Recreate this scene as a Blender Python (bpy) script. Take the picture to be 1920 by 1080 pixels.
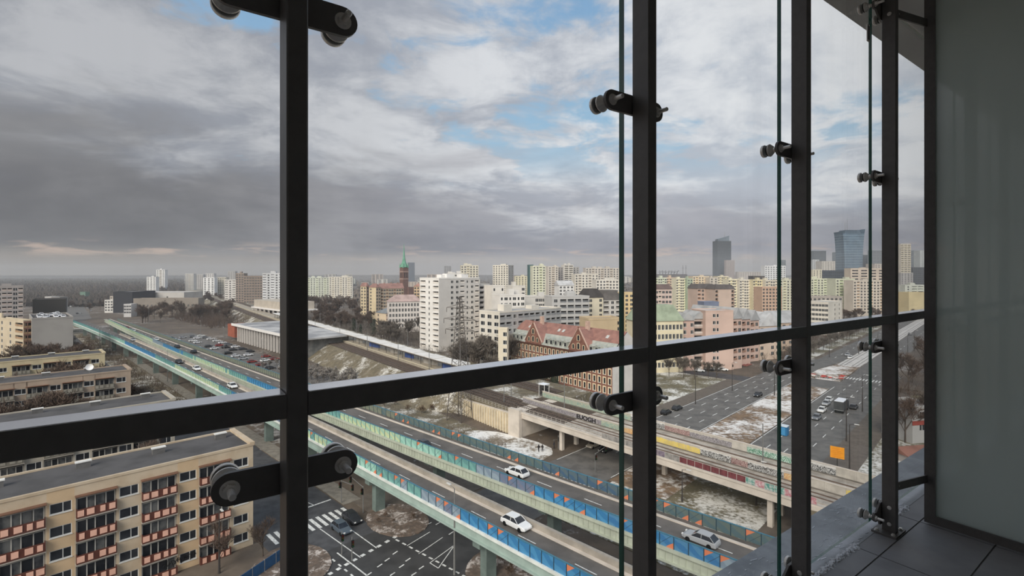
import bpy, math, random
from mathutils import Vector, Matrix
import numpy as np
random.seed(7)
for o in list(bpy.data.objects): bpy.data.objects.remove(o)
SC = bpy.context.scene
COL = SC.collection
# ------------------------------------------------------------------ camera
FPX, HOR, EYE = 935.0, 513.0, 41.0          # focal length in pixels (1920 wide), eye-level row, eye height above the street
cam = bpy.data.cameras.new('camera'); cam_ob = bpy.data.objects.new('camera', cam); COL.objects.link(cam_ob)
cam.sensor_width = 36.0; cam.lens = FPX/1920*36.0; cam.shift_y = -(540-HOR)/1920
cam.clip_start = 0.05; cam.clip_end = 20000
cam_ob.location = (0, 0, EYE); cam_ob.rotation_euler = (math.pi/2, 0, 0)
SC.camera = cam_ob
# ------------------------------------------------------------------ view
SC.view_settings.view_transform = 'Standard'; SC.view_settings.look = 'None'
SC.view_settings.exposure = 0.1; SC.view_settings.gamma = 1.0; SC.view_settings.use_curve_mapping = False

def lin(c):
    return tuple((v/255/12.92 if v/255 <= .04045 else ((v/255+.055)/1.055)**2.4) for v in c)

class NT:
    """small helper around a node tree"""
    def __init__(s, tree): s.t = tree; s.n = tree.nodes; s.l = tree.links
    def new(s, typ, **kw):
        n = s.n.new(typ)
        for k, v in kw.items():
            if k in ('operation', 'blend_type', 'data_type', 'noise_dimensions', 'interpolation_type', 'feature', 'use_clamp', 'clamp', 'wave_type', 'bands_direction'):
                setattr(n, k, v)
        return n
    def put(s, sock, v):
        if hasattr(v, 'is_linked') or isinstance(v, bpy.types.NodeSocket): s.l.new(v, sock)
        elif isinstance(v, (tuple, list)) and len(v) == 3 and sock.type == 'RGBA': sock.default_value = (*v, 1)
        else: sock.default_value = v
    def m(s, op, a, b=0.0, c=0.0, clamp=False):
        n = s.new('ShaderNodeMath', operation=op); n.use_clamp = clamp
        for i, v in enumerate((a, b, c)): s.put(n.inputs[i], v)
        return n.outputs[0]
    def mix(s, f, a, b, mode='MIX'):
        n = s.n.new('ShaderNodeMix'); n.data_type = 'RGBA'; n.blend_type = mode; n.clamp_factor = True
        s.put(n.inputs[0], f); s.put(n.inputs[6], a); s.put(n.inputs[7], b); return n.outputs[2]
    def rng(s, v, a, b, c=0.0, d=1.0, smooth=True):
        n = s.n.new('ShaderNodeMapRange'); n.interpolation_type = 'SMOOTHSTEP' if smooth else 'LINEAR'; n.clamp = True
        for i, x in enumerate((v, a, b, c, d)): s.put(n.inputs[i], x)
        return n.outputs[0]
    def noise(s, vec, scale, detail=4, rough=.55, dist=0.0):
        n = s.n.new('ShaderNodeTexNoise'); s.put(n.inputs['Vector'], vec); n.inputs['Scale'].default_value = scale
        n.inputs['Detail'].default_value = detail; n.inputs['Roughness'].default_value = rough; n.inputs['Distortion'].default_value = dist
        return n.outputs[0]
    def sep(s, v):
        n = s.n.new('ShaderNodeSeparateXYZ'); s.put(n.inputs[0], v); return n.outputs
    def comb(s, x, y, z):
        n = s.n.new('ShaderNodeCombineXYZ')
        for i, v in enumerate((x, y, z)): s.put(n.inputs[i], v)
        return n.outputs[0]

# ------------------------------------------------------------------ sky: broken winter cloud deck
wd = bpy.data.worlds.new('sky'); SC.world = wd; wd.use_nodes = True
k = NT(wd.node_tree); k.n.clear()
tc = k.n.new('ShaderNodeTexCoord'); dx, dy, dz = k.sep(tc.outputs['Generated'])
el = k.m('MAXIMUM', dz, 0.0)
inv = k.m('DIVIDE', 1.0, k.m('ADD', el, 0.16))
px, py = k.m('MULTIPLY', dx, inv), k.m('MULTIPLY', dy, inv)
SEED_A, SEED_B = 5.3, 2.2
warp = k.noise(k.comb(px, py, 21.0), 1.1, 3, .5)
wx, wy = k.m('ADD', px, k.m('MULTIPLY', warp, .5)), k.m('ADD', py, k.m('MULTIPLY', warp, .35))
cov_n = k.m('ADD', k.m('MULTIPLY', k.noise(k.comb(wx, wy, SEED_A), 1.15, 8, .58, .15), .68), k.m('MULTIPLY', k.noise(k.comb(wx, wy, SEED_A+3), 4.2, 6, .6, .3), .32))
left = k.rng(dx, -.62, .10, 1.0, 0.0)
thr = k.m('ADD', .478, k.m('MULTIPLY', left, -.10))
cov = k.rng(k.m('SUBTRACT', cov_n, thr), -.05, .045)           # how closed the cloud deck is
low = k.rng(el, .15, .27, 1.0, 0.0)
cov = k.m('MAXIMUM', k.m('MULTIPLY', cov, .95), low)
br_n = k.noise(k.comb(wx, wy, SEED_B), 1.7, 9, .62, .2)
lump = k.m('ADD', k.m('MULTIPLY', br_n, .6), k.m('MULTIPLY', cov_n, .4))
br = k.rng(lump, .42, .575)
cloud = k.mix(br, lin((172, 175, 186)), lin((226, 226, 230)))
cloud = k.mix(k.rng(dx, -.1, .5), cloud, k.mix(br, lin((192, 197, 208)), lin((236, 236, 239))))
cloud = k.mix(left, cloud, k.mix(br, lin((152, 153, 161)), lin((190, 189, 193))))
blue = k.mix(k.rng(el, .1, .6), lin((168, 200, 222)), lin((126, 164, 204)))
sky = k.mix(cov, blue, cloud)
# darker, flatter cloud base towards the horizon, heaviest on the left
bn = k.noise(k.comb(dx, dy, k.m('MULTIPLY', dz, 3.0)), 2.4, 8, .58, .35)
band_top = k.m('ADD', k.m('MULTIPLY', k.m('SUBTRACT', bn, .5), .50), k.rng(dx, -.75, .30, .235, .145))
band = k.rng(k.m('SUBTRACT', el, band_top), -.085, .05, 1.0, 0.0)
bmix = k.rng(bn, .38, .66)
bdark = k.mix(k.rng(dx, -.65, .15), k.mix(bmix, lin((106, 106, 110)), lin((138, 137, 140))), k.mix(bmix, lin((142, 143, 154)), lin((176, 175, 184))))
sky = k.mix(k.m('MULTIPLY', band, .92), sky, bdark)
# clear strip under the cloud base, with a few warm lit tufts
strip = k.rng(k.m('ADD', el, k.m('MULTIPLY', k.m('SUBTRACT', bn, .5), .03)), .022, .046, 1.0, 0.0)
scol = k.mix(k.rng(dx, -.7, .1), lin((150, 143, 138)), lin((186, 181, 181)))
sky = k.mix(strip, sky, scol)
tn = k.noise(k.comb(dx, dy, k.m('MULTIPLY', dz, 7.0)), 10.0, 5, .6, .3)
tuft = k.m('MULTIPLY', k.rng(tn, .50, .66), k.m('MULTIPLY', k.rng(el, .022, .036), k.rng(el, .038, .060, 1.0, 0.0)))
sky = k.mix(k.m('MULTIPLY', tuft, .55), sky, lin((228, 200, 182)))
bg = k.n.new('ShaderNodeBackground'); k.put(bg.inputs[0], sky); bg.inputs[1].default_value = 1.0
out = k.n.new('ShaderNodeOutputWorld'); k.l.new(bg.outputs[0], out.inputs[0])
# ------------------------------------------------------------------ sun behind thin cloud, low, from behind-left
sun = bpy.data.lights.new('sun', 'SUN'); sun.energy = 3.3; sun.angle = math.radians(38); sun.color = (1.0, .93, .84)
sun_ob = bpy.data.objects.new('sun', sun); COL.objects.link(sun_ob)
sun_ob.rotation_euler = Vector((.30, .78, -.55)).to_track_quat('-Z', 'Y').to_euler()

# ------------------------------------------------------------------ mesh + object helpers
class MB:
    def __init__(s): s.v = []; s.f = []; s.m = []
    def quad(s, a, b, c, d, mi=0):
        i = len(s.v); s.v += [tuple(a), tuple(b), tuple(c), tuple(d)]; s.f.append((i, i+1, i+2, i+3)); s.m.append(mi)
    def tri(s, a, b, c, mi=0):
        i = len(s.v); s.v += [tuple(a), tuple(b), tuple(c)]; s.f.append((i, i+1, i+2)); s.m.append(mi)
    def poly(s, pts, mi=0):
        i = len(s.v); s.v += [tuple(p) for p in pts]; s.f.append(tuple(range(i, i+len(pts)))); s.m.append(mi)
    def hexa(s, b, t, mi=0, tmi=None, bottom=True):
        """b, t: 4 bottom and 4 top corners, counter-clockwise from above"""
        i = len(s.v); s.v += [tuple(p) for p in b]+[tuple(p) for p in t]
        for q in range(4):
            r = (q+1) % 4; s.f.append((i+q, i+r, i+4+r, i+4+q)); s.m.append(mi)
        s.f.append((i+4, i+5, i+6, i+7)); s.m.append(mi if tmi is None else tmi)
        if bottom: s.f.append((i+3, i+2, i+1, i)); s.m.append(mi)
    def box(s, x0, x1, y0, y1, z0, z1, mi=0, tmi=None):
        s.hexa([(x0,y0,z0),(x1,y0,z0),(x1,y1,z0),(x0,y1,z0)], [(x0,y0,z1),(x1,y0,z1),(x1,y1,z1),(x0,y1,z1)], mi, tmi)
    def obox(s, c, d, L, Wd, z0, z1, mi=0, tmi=None):
        """box centred at 2D point c, long axis 2D unit d, length L, width Wd"""
        n = (-d[1], d[0]); q = []
        for a, b in ((-1,-1),(1,-1),(1,1),(-1,1)):
            q.append((c[0]+d[0]*L/2*a+n[0]*Wd/2*b, c[1]+d[1]*L/2*a+n[1]*Wd/2*b))
        s.hexa([(x,y,z0) for x,y in q], [(x,y,z1) for x,y in q], mi, tmi)
    def prism(s, pts, z0, z1, mi=0, tmi=None):
        n = len(pts); i = len(s.v); s.v += [(p[0],p[1],z0) for p in pts]+[(p[0],p[1],z1) for p in pts]
        for q in range(n):
            r = (q+1) % n; s.f.append((i+q, i+r, i+n+r, i+n+q)); s.m.append(mi)
        s.f.append(tuple(range(i+n, i+2*n))); s.m.append(mi if tmi is None else tmi)
        s.f.append(tuple(range(i+n-1, i-1, -1))); s.m.append(mi)
    def tube(s, p0, p1, r0, r1=None, n=6, mi=0, cap=True):
        r1 = r0 if r1 is None else r1
        p0, p1 = Vector(p0), Vector(p1); ax = p1-p0
        if ax.length < 1e-9: return
        ax.normalize(); u = ax.orthogonal().normalized(); w = ax.cross(u); i = len(s.v)
        for p, r in ((p0, r0), (p1, r1)):
            for q in range(n):
                t = 2*math.pi*q/n; s.v.append(tuple(p+u*(r*math.cos(t))+w*(r*math.sin(t))))
        for q in range(n):
            r = (q+1) % n; s.f.append((i+q, i+r, i+n+r, i+n+q)); s.m.append(mi)
        if cap:
            s.f.append(tuple(range(i+n-1, i-1, -1))); s.m.append(mi); s.f.append(tuple(range(i+n, i+2*n))); s.m.append(mi)
    def lathe(s, p, ax, prof, n=20, mi=0):
        """prof: list of (distance along ax, radius, material)"""
        p = Vector(p); ax = Vector(ax).normalized(); u = ax.orthogonal().normalized(); w = ax.cross(u); i = len(s.v)
        for d, r, *_ in prof:
            for q in range(n):
                t = 2*math.pi*q/n; s.v.append(tuple(p+ax*d+u*(r*math.cos(t))+w*(r*math.sin(t))))
        for a in range(len(prof)-1):
            for q in range(n):
                r = (q+1) % n; s.f.append((i+a*n+q, i+a*n+r, i+(a+1)*n+r, i+(a+1)*n+q)); s.m.append(prof[a+1][2] if len(prof[a+1]) > 2 else mi)
        s.f.append(tuple(range(i+n-1, i-1, -1))); s.m.append(prof[0][2] if len(prof[0]) > 2 else mi)
        e = i+(len(prof)-1)*n; s.f.append(tuple(range(e, e+n))); s.m.append(prof[-1][2] if len(prof[-1]) > 2 else mi)
    def mesh(s, name, mats, smooth=False):
        me = bpy.data.meshes.new(name); me.from_pydata(s.v, [], s.f)
        for m in (mats if isinstance(mats, (list, tuple)) else [mats]): me.materials.append(m)
        me.polygons.foreach_set('material_index', s.m)
        if smooth: me.polygons.foreach_set('use_smooth', [True]*len(s.f))
        me.update(); return me
    def build(s, name, mats, parent=None, local=False, origin=None, smooth=False):
        """vertices are world points unless local; the mesh is hung from its parent (or from origin)"""
        if not local:
            o3 = wloc(parent) if parent is not None else (Vector(origin) if origin is not None else Vector())
            if o3.length > 0: s.v = [(x-o3.x, y-o3.y, z-o3.z) for x, y, z in s.v]
        return ob(name, s.mesh(name, mats, smooth), parent, origin if parent is None else None)
def wloc(o):
    v = Vector()
    while o is not None: v = v+o.location; o = o.parent
    return v
def ob(name, me, parent=None, loc=None, rz=0.0):
    o = bpy.data.objects.new(name, me); COL.objects.link(o)
    if parent is not None: o.parent = parent
    if loc is not None: o.location = loc
    if rz: o.rotation_euler = (0, 0, rz)
    return o
def tag(o, label=None, cat=None, group=None, kind=None):
    if label: o['label'] = label
    if cat: o['category'] = cat
    if group: o['group'] = group
    if kind: o['kind'] = kind
    return o
def thing(name, label, cat, loc, rz=0.0, group=None):
    o = bpy.data.objects.new(name, None); COL.objects.link(o); o.location = loc; o.rotation_euler = (0, 0, rz)
    o.empty_display_size = .2
    return tag(o, label, cat, group)
def copy_tree(src, parent=None):
    c = src.copy(); COL.objects.link(c); c.parent = parent
    for ch in src.children: copy_tree(ch, c)
    return c
def copy_thing(src, loc, rz, label=None, scale=None, group=None):
    c = copy_tree(src); c.location = loc; c.rotation_euler = (0, 0, rz)
    if scale: c.scale = (scale,)*3 if not isinstance(scale, tuple) else scale
    if label: c['label'] = label
    if group: c['group'] = group
    return c

MATS = {}
def mat(name, col, rough=.8, var=.12, scale=.6, metal=0.0, spec=.4, bump=0.0, col2=None, emit=None):
    """plain surface with a little procedural tone variation; col is sRGB 0-255"""
    if name in MATS: return MATS[name]
    m = bpy.data.materials.new(name); m.use_nodes = True; MATS[name] = m
    t = NT(m.node_tree); p = t.n['Principled BSDF']
    p.inputs['Roughness'].default_value = rough; p.inputs['Metallic'].default_value = metal
    p.inputs['Specular IOR Level'].default_value = spec
    c = lin(col)
    if var > 0:
        g = t.n.new('ShaderNodeNewGeometry'); nz = t.noise(g.outputs['Position'], scale, 5, .6)
        c2 = lin(col2) if col2 else tuple(v*(1-var*2) for v in c)
        f = t.rng(nz, .35, .7)
        t.l.new(t.mix(f, tuple(min(1, v*(1+var*.6)) for v in c), c2), p.inputs['Base Color'])
        if bump:
            b = t.n.new('ShaderNodeBump'); b.inputs['Strength'].default_value = bump; t.l.new(nz, b.inputs['Height']); t.l.new(b.outputs[0], p.inputs['Normal'])
    else:
        p.inputs['Base Color'].default_value = (*c, 1)
    return m
# street grid: s runs along the viaduct (towards the viewer's right), q runs away from the viewer across it
AX = (.715, -.699); BX = (.699, .715)
GA, GB = math.atan2(AX[1], AX[0]), math.atan2(BX[1], BX[0])
def W(s, q, z=None):
    x, y = s*AX[0]+q*BX[0], s*AX[1]+q*BX[1]
    return (x, y) if z is None else (x, y, z)
def ground_at(x, y, z=0.0):
    """street-map point that the survey photo shows at pixel (x, y), at height z"""
    Y = FPX*(EYE-z)/(y-HOR); return ((x-960)/FPX*Y, Y)
def SQ(p): return (p[0]*AX[0]+p[1]*AX[1], p[0]*BX[0]+p[1]*BX[1])
# ================================================================== the glazed balcony
TH = math.radians(54.52); US, UC = math.sin(TH), math.cos(TH)
def F(s, d, z): return (US*s-UC*d, UC*s+US*d, EYE+z)       # s along the glazing, d outwards from the viewer, z from eye level
FLOOR_Z, CEIL_Z = -1.43, 1.62
RZ = math.atan2(UC, US)                                     # local x along the glazing, local y outwards
S0, SP = .2167, 1.0294
post_s = [S0+SP*i for i in range(-1, 4)]
S_PAN = 3.60
m_black = mat('black_powder_coat', (108, 104, 101), .42, .05, 30, spec=.5)
m_steel = mat('brushed_steel', (238, 233, 226), .28, .04, 60, metal=.4, spec=.9)
m_rubber = mat('black_rubber', (14, 14, 14), .7, 0)
m_tile = mat('dark_floor_tile', (146, 144, 145), .5, .10, 3.0, bump=.05)
m_grout = mat('tile_grout', (104, 102, 100), .9, .1, 4)
m_ledge = mat('frosted_sheet_metal', (168, 171, 174), .5, .2, 5, metal=.0, col2=(140, 144, 147))
m_soffit = mat('grey_soffit', (206, 206, 204), .7, .06, 1.5)
m_wallin = mat('dark_render_wall', (196, 194, 190), .8, .05, 2)
m_snow = mat('snow', (232, 234, 238), .9, .05, 9, bump=.3)
m_gedge = mat('green_glass_edge', (22, 92, 78), .15, 0, spec=.6)
def glass_mat():
    m = bpy.data.materials.new('clear_glass'); m.use_nodes = True; t = NT(m.node_tree); t.n.clear()
    tr = t.n.new('ShaderNodeBsdfTransparent'); tr.inputs[0].default_value = (.978, .988, .984, 1)
    gl = t.n.new('ShaderNodeBsdfGlossy'); gl.inputs['Roughness'].default_value = 0.0
    df = t.n.new('ShaderNodeBsdfDiffuse'); df.inputs[0].default_value = (.8, .8, .82, 1)
    g = t.n.new('ShaderNodeNewGeometry'); dt = t.n.new('ShaderNodeVectorMath'); dt.operation = 'DOT_PRODUCT'
    t.l.new(g.outputs['Incoming'], dt.inputs[0]); t.l.new(g.outputs['Normal'], dt.inputs[1])
    fr = t.m('ADD', t.m('MULTIPLY', t.m('POWER', t.m('SUBTRACT', 1.0, t.m('ABSOLUTE', dt.outputs['Value'])), 5.0), .9), .035)
    x, y, z = t.sep(g.outputs['Position'])
    st = t.noise(t.comb(t.m('MULTIPLY', x, 14.0), t.m('MULTIPLY', y, 14.0), t.m('MULTIPLY', z, .35)), 1.0, 4, .6)
    du = t.m('MULTIPLY', t.rng(st, .48, .75), .022)
    a = t.n.new('ShaderNodeMixShader'); t.l.new(fr, a.inputs[0]); t.l.new(tr.outputs[0], a.inputs[1]); t.l.new(gl.outputs[0], a.inputs[2])
    b = t.n.new('ShaderNodeMixShader'); t.l.new(du, b.inputs[0]); t.l.new(a.outputs[0], b.inputs[1]); t.l.new(df.outputs[0], b.inputs[2])
    o = t.n.new('ShaderNodeOutputMaterial'); t.l.new(b.outputs[0], o.inputs[0]); return m
m_glass = glass_mat()
def frosted_mat():
    m = bpy.data.materials.new('frosted_glass'); m.use_nodes = True; t = NT(m.node_tree); p = t.n['Principled BSDF']
    p.inputs['Base Color'].default_value = (*lin((232, 238, 234)), 1); p.inputs['Roughness'].default_value = .06
    p.inputs['Specular IOR Level'].default_value = 1.0
    p.inputs['Coat Weight'].default_value = 1.0; p.inputs['Coat IOR'].default_value = 1.7; p.inputs['Coat Roughness'].default_value = .02
    tl_ = t.n.new('ShaderNodeBsdfTranslucent'); tl_.inputs[0].default_value = (*lin((226, 236, 230)), 1); mx = t.n.new('ShaderNodeMixShader'); mx.inputs[0].default_value = .4
    t.l.new(p.outputs[0], mx.inputs[1]); t.l.new(tl_.outputs[0], mx.inputs[2]); t.l.new(mx.outputs[0], t.n['Material Output'].inputs[0])
    return m
m_frost = frosted_mat()
def lbox(name, m, parent, s0, s1, d0, d1, z0, z1, base):
    """box in balcony directions as a child hung from base (s, d, z)"""
    mb = MB(); mb.box(s0-base[0], s1-base[0], d0-base[1], d1-base[1], z0-base[2], z1-base[2])
    return mb.build(name, m, parent, local=True)
def sbox(name, m, s0, s1, d0, d1, z0, z1):
    mb = MB(); mb.box(s0, s1, d0, d1, z0, z1); o = mb.build(name, m, None, local=True)
    o.location = (0, 0, EYE); o.rotation_euler = (0, 0, RZ); return o
# shell
fl = sbox('floor', m_grout, -1.3, S_PAN+4.2, -1.35, 1.085, FLOOR_Z-.22, FLOOR_Z-.004); tag(fl, 'dark grey tiled balcony floor', kind='structure')
tl = {}
def tile(s0, s1, d0, d1):
    key = (round(s1-s0, 3), round(d1-d0, 3))
    if key not in tl:
        mb = MB(); g = .0025; w, h = key
        mb.hexa([(g,g,-.012),(w-g,g,-.012),(w-g,h-g,-.012),(g,h-g,-.012)], [(g+.001,g+.001,0),(w-g-.001,g+.001,0),(w-g-.001,h-g-.001,0),(g+.001,h-g-.001,0)])
        tl[key] = mb.mesh('tile', m_tile)
    o = ob('tile', tl[key], fl, (s0, d0, FLOOR_Z))
dl = [1.082, .977, .66, .343, .026, -.291, -.608, -.925, -1.242]
for j in range(len(dl)-1):
    off = 0 if j % 2 == 0 else .0
    s = 2.98-.6*7+off
    while s < S_PAN+.9: tile(s, s+.6, dl[j+1], dl[j]); s += .6
cl = sbox('ceiling', m_soffit, -1.3, S_PAN+4.2, -1.35, 1.335, CEIL_Z, CEIL_Z+.35); tag(cl, 'grey soffit slab over the balcony', kind='structure')
wb = sbox('wall_back', m_wallin, -1.3, S_PAN+4.2, -1.55, -1.35, FLOOR_Z-.22, CEIL_Z+.35); tag(wb, 'dark apartment wall behind the balcony', kind='structure')
wl_ = sbox('wall_left', m_wallin, -1.5, -1.3, -1.55, 1.10, FLOOR_Z-.22, CEIL_Z+.35); tag(wl_, 'dark end wall of the balcony', kind='structure')
lg = sbox('trim_1', m_ledge, -1.3, S_PAN+4.2, 1.085, 1.385, FLOOR_Z-.30, FLOOR_Z-.012); tag(lg, 'frosty grey sheet metal ledge outside the glass', kind='structure')
tw = sbox('wall_below', m_wallin, -1.3, S_PAN+4.2, -14, 1.30, -EYE, FLOOR_Z-.30); tag(tw, 'wall of the tower below the balcony', kind='structure')
wr_ = sbox('wall_right', m_wallin, S_PAN+4.0, S_PAN+4.2, -1.55, 1.10, FLOOR_Z-.22, CEIL_Z+.35); tag(wr_, 'end wall of the neighbouring balcony', kind='structure')
# a crust of old snow along the foot of the glass
mb = MB(); rr = random.Random(3)
for i in range(1500):
    s = rr.uniform(1.1, 3.75); c = .45+.35*math.sin(s*5.1+.6)+.3*math.sin(s*13.7)
    if rr.random() > c: continue
    off = rr.gauss(0, .010); d = 1.085+off; w = rr.uniform(.002, .009); h = rr.uniform(.003, .012)*max(.3, 1-abs(off)*40); l = rr.uniform(.003, .012)
    a_ = rr.uniform(0, 3.1); ca, sa = math.cos(a_), math.sin(a_)
    q = [(s+ca*x*l-sa*y*w, d+sa*x*l+ca*y*w) for x, y in ((-1,-1),(1,-1),(1,1),(-1,1))]; q2 = [(s+(x-s)*.5, d+(y-d)*.5) for x, y in q]
    mb.hexa([(x,y,-.002) for x, y in q], [(x,y,h) for x, y in q2])
for i in range(200):
    s, d = rr.uniform(1.0, 3.9), rr.uniform(1.1, 1.37); l, w = rr.uniform(.004, .022), rr.uniform(.0008, .003); h = .0015
    a = rr.uniform(-.5, .2); ca, sa = math.cos(a), math.sin(a)
    q = [(s+ca*x*l-sa*y*w, d+sa*x*l+ca*y*w) for x, y in ((-1,-1),(1,-1),(1,1),(-1,1))]
    mb.hexa([(x,y,-.012) for x, y in q], [(x,y,-.012+h) for x, y in q])
o = mb.build('snow_crust', m_snow, None, local=True); o.location = (0, 0, EYE+FLOOR_Z); o.rotation_euler = (0, 0, RZ)
tag(o, 'crusty strip of white snow along the foot of the glass', 'snow', kind='stuff')

# posts
PW, PD = .0385, .066
ords = ['outermost left', 'nearest', 'second', 'third', 'fourth']
for i, s in enumerate(post_s):
    lab = ['black steel facade post just beyond the left edge of the view', 'thick black steel post nearest the viewer left of centre', 'black steel post right of centre between the two widest panes', 'third black steel post, between the skyscraper pane and the avenue pane', 'black steel post with a bolted foot, nearest the frosted partition'][i]
    r = thing('facade_post', lab, 'post', F(s, 1+PD/2, FLOOR_Z), RZ, 'black facade posts')
    mb = MB(); e = .0025
    z0, z1 = 0, CEIL_Z-FLOOR_Z; x, y = PW/2, PD/2
    pr = [(-x+e,-y),(x-e,-y),(x,-y+e),(x,y-e),(x-e,y),(-x+e,y),(-x,y-e),(-x,-y+e)]
    mb.prism(pr, z0, z1); mb.build('shaft', m_black, r, local=True)
    mb = MB(); mb.box(-.075, .075, -.05, .065, 0, .010); mb.build('base_plate', m_black, r, local=True)
    for bx, by in ((-.055,.045),(.055,.045),(-.055,-.032),(.055,-.032)):
        mb = MB(); mb.lathe((bx,by,.010), (0,0,1), [(0,.011),(.004,.011),(.004,.008),(.010,.008)], 6); mb.build('bolt', m_steel, r, local=True)
    mb = MB(); mb.box(-.06, .06, -.04, .055, CEIL_Z-FLOOR_Z-.010, CEIL_Z-FLOOR_Z); mb.build('head_plate', m_black, r, local=True)

# handrails between the posts
rl = ['black handrail crossing the left pane, grey light on its top', 'long black handrail between the nearest post and the second post', 'black handrail between second and third posts', 'short black handrail between third and fourth posts']
for i in range(5):
    a = post_s[i]+PW/2; b = post_s[i+1]-PW/2 if i < 4 else S_PAN+.9
    lab = rl[i] if i < 4 else 'stub of black handrail between the footed post and the partition'
    mb = MB(); e = .002; h0, h1 = -.271, -.226; d0, d1 = 1.001, 1.060; L = b-a
    pr = [(d0,h0+e),(d0,h1-e),(d0+e,h1),(d1-e,h1),(d1,h1-e),(d1,h0+e),(d1-e,h0),(d0+e,h0)]
    n = len(pr); v0 = [(0, p-d0, q-h0) for p, q in pr]; v1 = [(L, p-d0, q-h0) for p, q in pr]
    for q in range(n): mb.quad(v0[q], v0[(q+1) % n], v1[(q+1) % n], v1[q])
    mb.poly(v0); mb.poly(v1[::-1])
    o = thing('handrail', lab, 'handrail', F(a, d0, h0), RZ, 'black handrails')
    mb.build('tube', m_black, o, local=True)
    mb = MB(); mb.box(.002, L-.002, .0015, d1-d0-.0015, h1-h0, h1-h0+.0018); mb.build('cap_strip', mat('rail_sheen_metal', (244, 244, 246), .16, .02, 12, metal=1.0), o, local=True)  # added bright strip imitating the sky's sheen on the black rail top

# glass panes
G0, G1, GAP = 1.121, 1.133, .0055
js = [-1.28]+post_s[1:]+[S_PAN+4.0]
gl_lab = ['large clear glass pane at the far left over the housing blocks', 'widest clear glass pane, left of centre over the rail station', 'clear glass pane right of centre over the skyscraper', 'narrow clear glass pane in front of the avenue', 'sliver of clear glass pane beside the partition']
for i in range(5):
    a, b = js[i]+GAP, js[i+1]-GAP
    r = thing('glazing_panel', gl_lab[i], 'glass pane', F((a+b)/2, (G0+G1)/2, FLOOR_Z+.03), RZ, 'facade glass panes')
    h = CEIL_Z-FLOOR_Z-.06; x, y = (b-a)/2, (G1-G0)/2
    mb = MB(); mb.quad((-x,-y,0),(x,-y,0),(x,-y,h),(-x,-y,h)); mb.quad((x,y,0),(-x,y,0),(-x,y,h),(x,y,h)); mb.build('pane', m_glass, r, local=True)
    mb = MB()
    mb.quad((-x,y,0),(-x,-y,0),(-x,-y,h),(-x,y,h)); mb.quad((x,-y,0),(x,y,0),(x,y,h),(x,-y,h))
    mb.quad((-x,-y,0),(-x,y,0),(x,y,0),(x,-y,0)); mb.quad((-x,-y,h),(x,-y,h),(x,y,h),(-x,y,h)); mb.build('edge', m_gedge, r, local=True)

# spider clamps: a black plate across the back of each post, bolted swivel discs holding the glass
def rotule(parent, x, z, base_d):
    """swivel fitting at local (x, z); local y = outwards"""
    y0 = 1.078-base_d
    mb = MB(); mb.lathe((x, y0-.052, z), (0,1,0), [(0,.0055),(.002,.0068),(.036,.0068)], 12); bt = mb.build('bolt', m_steel, parent, local=True, smooth=False)
    mb = MB(); mb.lathe((x, y0-.020, z), (0,1,0), [(0,.0125),(.009,.0125)], 6); mb.build('nut', m_steel, bt, local=True)
    mb = MB(); mb.lathe((x, y0-.0115, z), (0,1,0), [(0,.0175),(.0025,.0175)], 20); mb.build('washer', m_steel, bt, local=True)
    mb = MB(); mb.lathe((x, y0, z), (0,1,0), [(0,.008),(.010,.0075),(.012,.011),(.018,.011),(.019,.014),(.034,.0265),(.0375,.0270),(.0375,.0255)], 28); mb.build('inner_disc', m_steel, parent, local=True)
    mb = MB(); mb.lathe((x, y0+.0375, z), (0,1,0), [(0,.0250),(.0055,.0250)], 28); mb.build('gasket', m_rubber, parent, local=True)
    mb = MB(); mb.lathe((x, G1-base_d, z), (0,1,0), [(0,.0255),(.002,.0270),(.010,.0270),(.013,.024)], 28); mb.build('outer_disc', m_steel, parent, local=True)
plate_cache = {}
def clamp(s, z, lab, arms=True):
    r = thing('glass_clamp', lab, 'clamp', F(s, 1.066, z), RZ, 'black spider clamps')
    mb = MB(); R, X = .031, .105; pts = []
    for q in range(13): t = -math.pi/2+math.pi*q/12; pts.append((X+R*math.cos(t), R*math.sin(t)))
    for q in range(13): t = math.pi/2+math.pi*q/12; pts.append((-X+R*math.cos(t), R*math.sin(t)))
    n = len(pts); y0, y1 = .002, .012
    for q in range(n): a, b = pts[q], pts[(q+1) % n]; mb.quad((a[0],y0,a[1]), (a[0],y1,a[1]), (b[0],y1,b[1]), (b[0],y0,b[1]))
    mb.poly([(p[0],y0,p[1]) for p in pts]); mb.poly([(p[0],y1,p[1]) for p in pts[::-1]])
    mb.build('plate', m_black, r, local=True)
    for x in (-X, X): rotule(r, x, 0, 1.066)
nm = ['post left of the view', 'nearest post', 'second post', 'third post', 'footed post']
for i in range(1, 5):
    clamp(post_s[i], -.405, 'black two-armed glass clamp below the handrail on the '+nm[i])
    clamp(post_s[i], .535, 'black two-armed glass clamp above the handrail on the '+nm[i])
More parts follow.
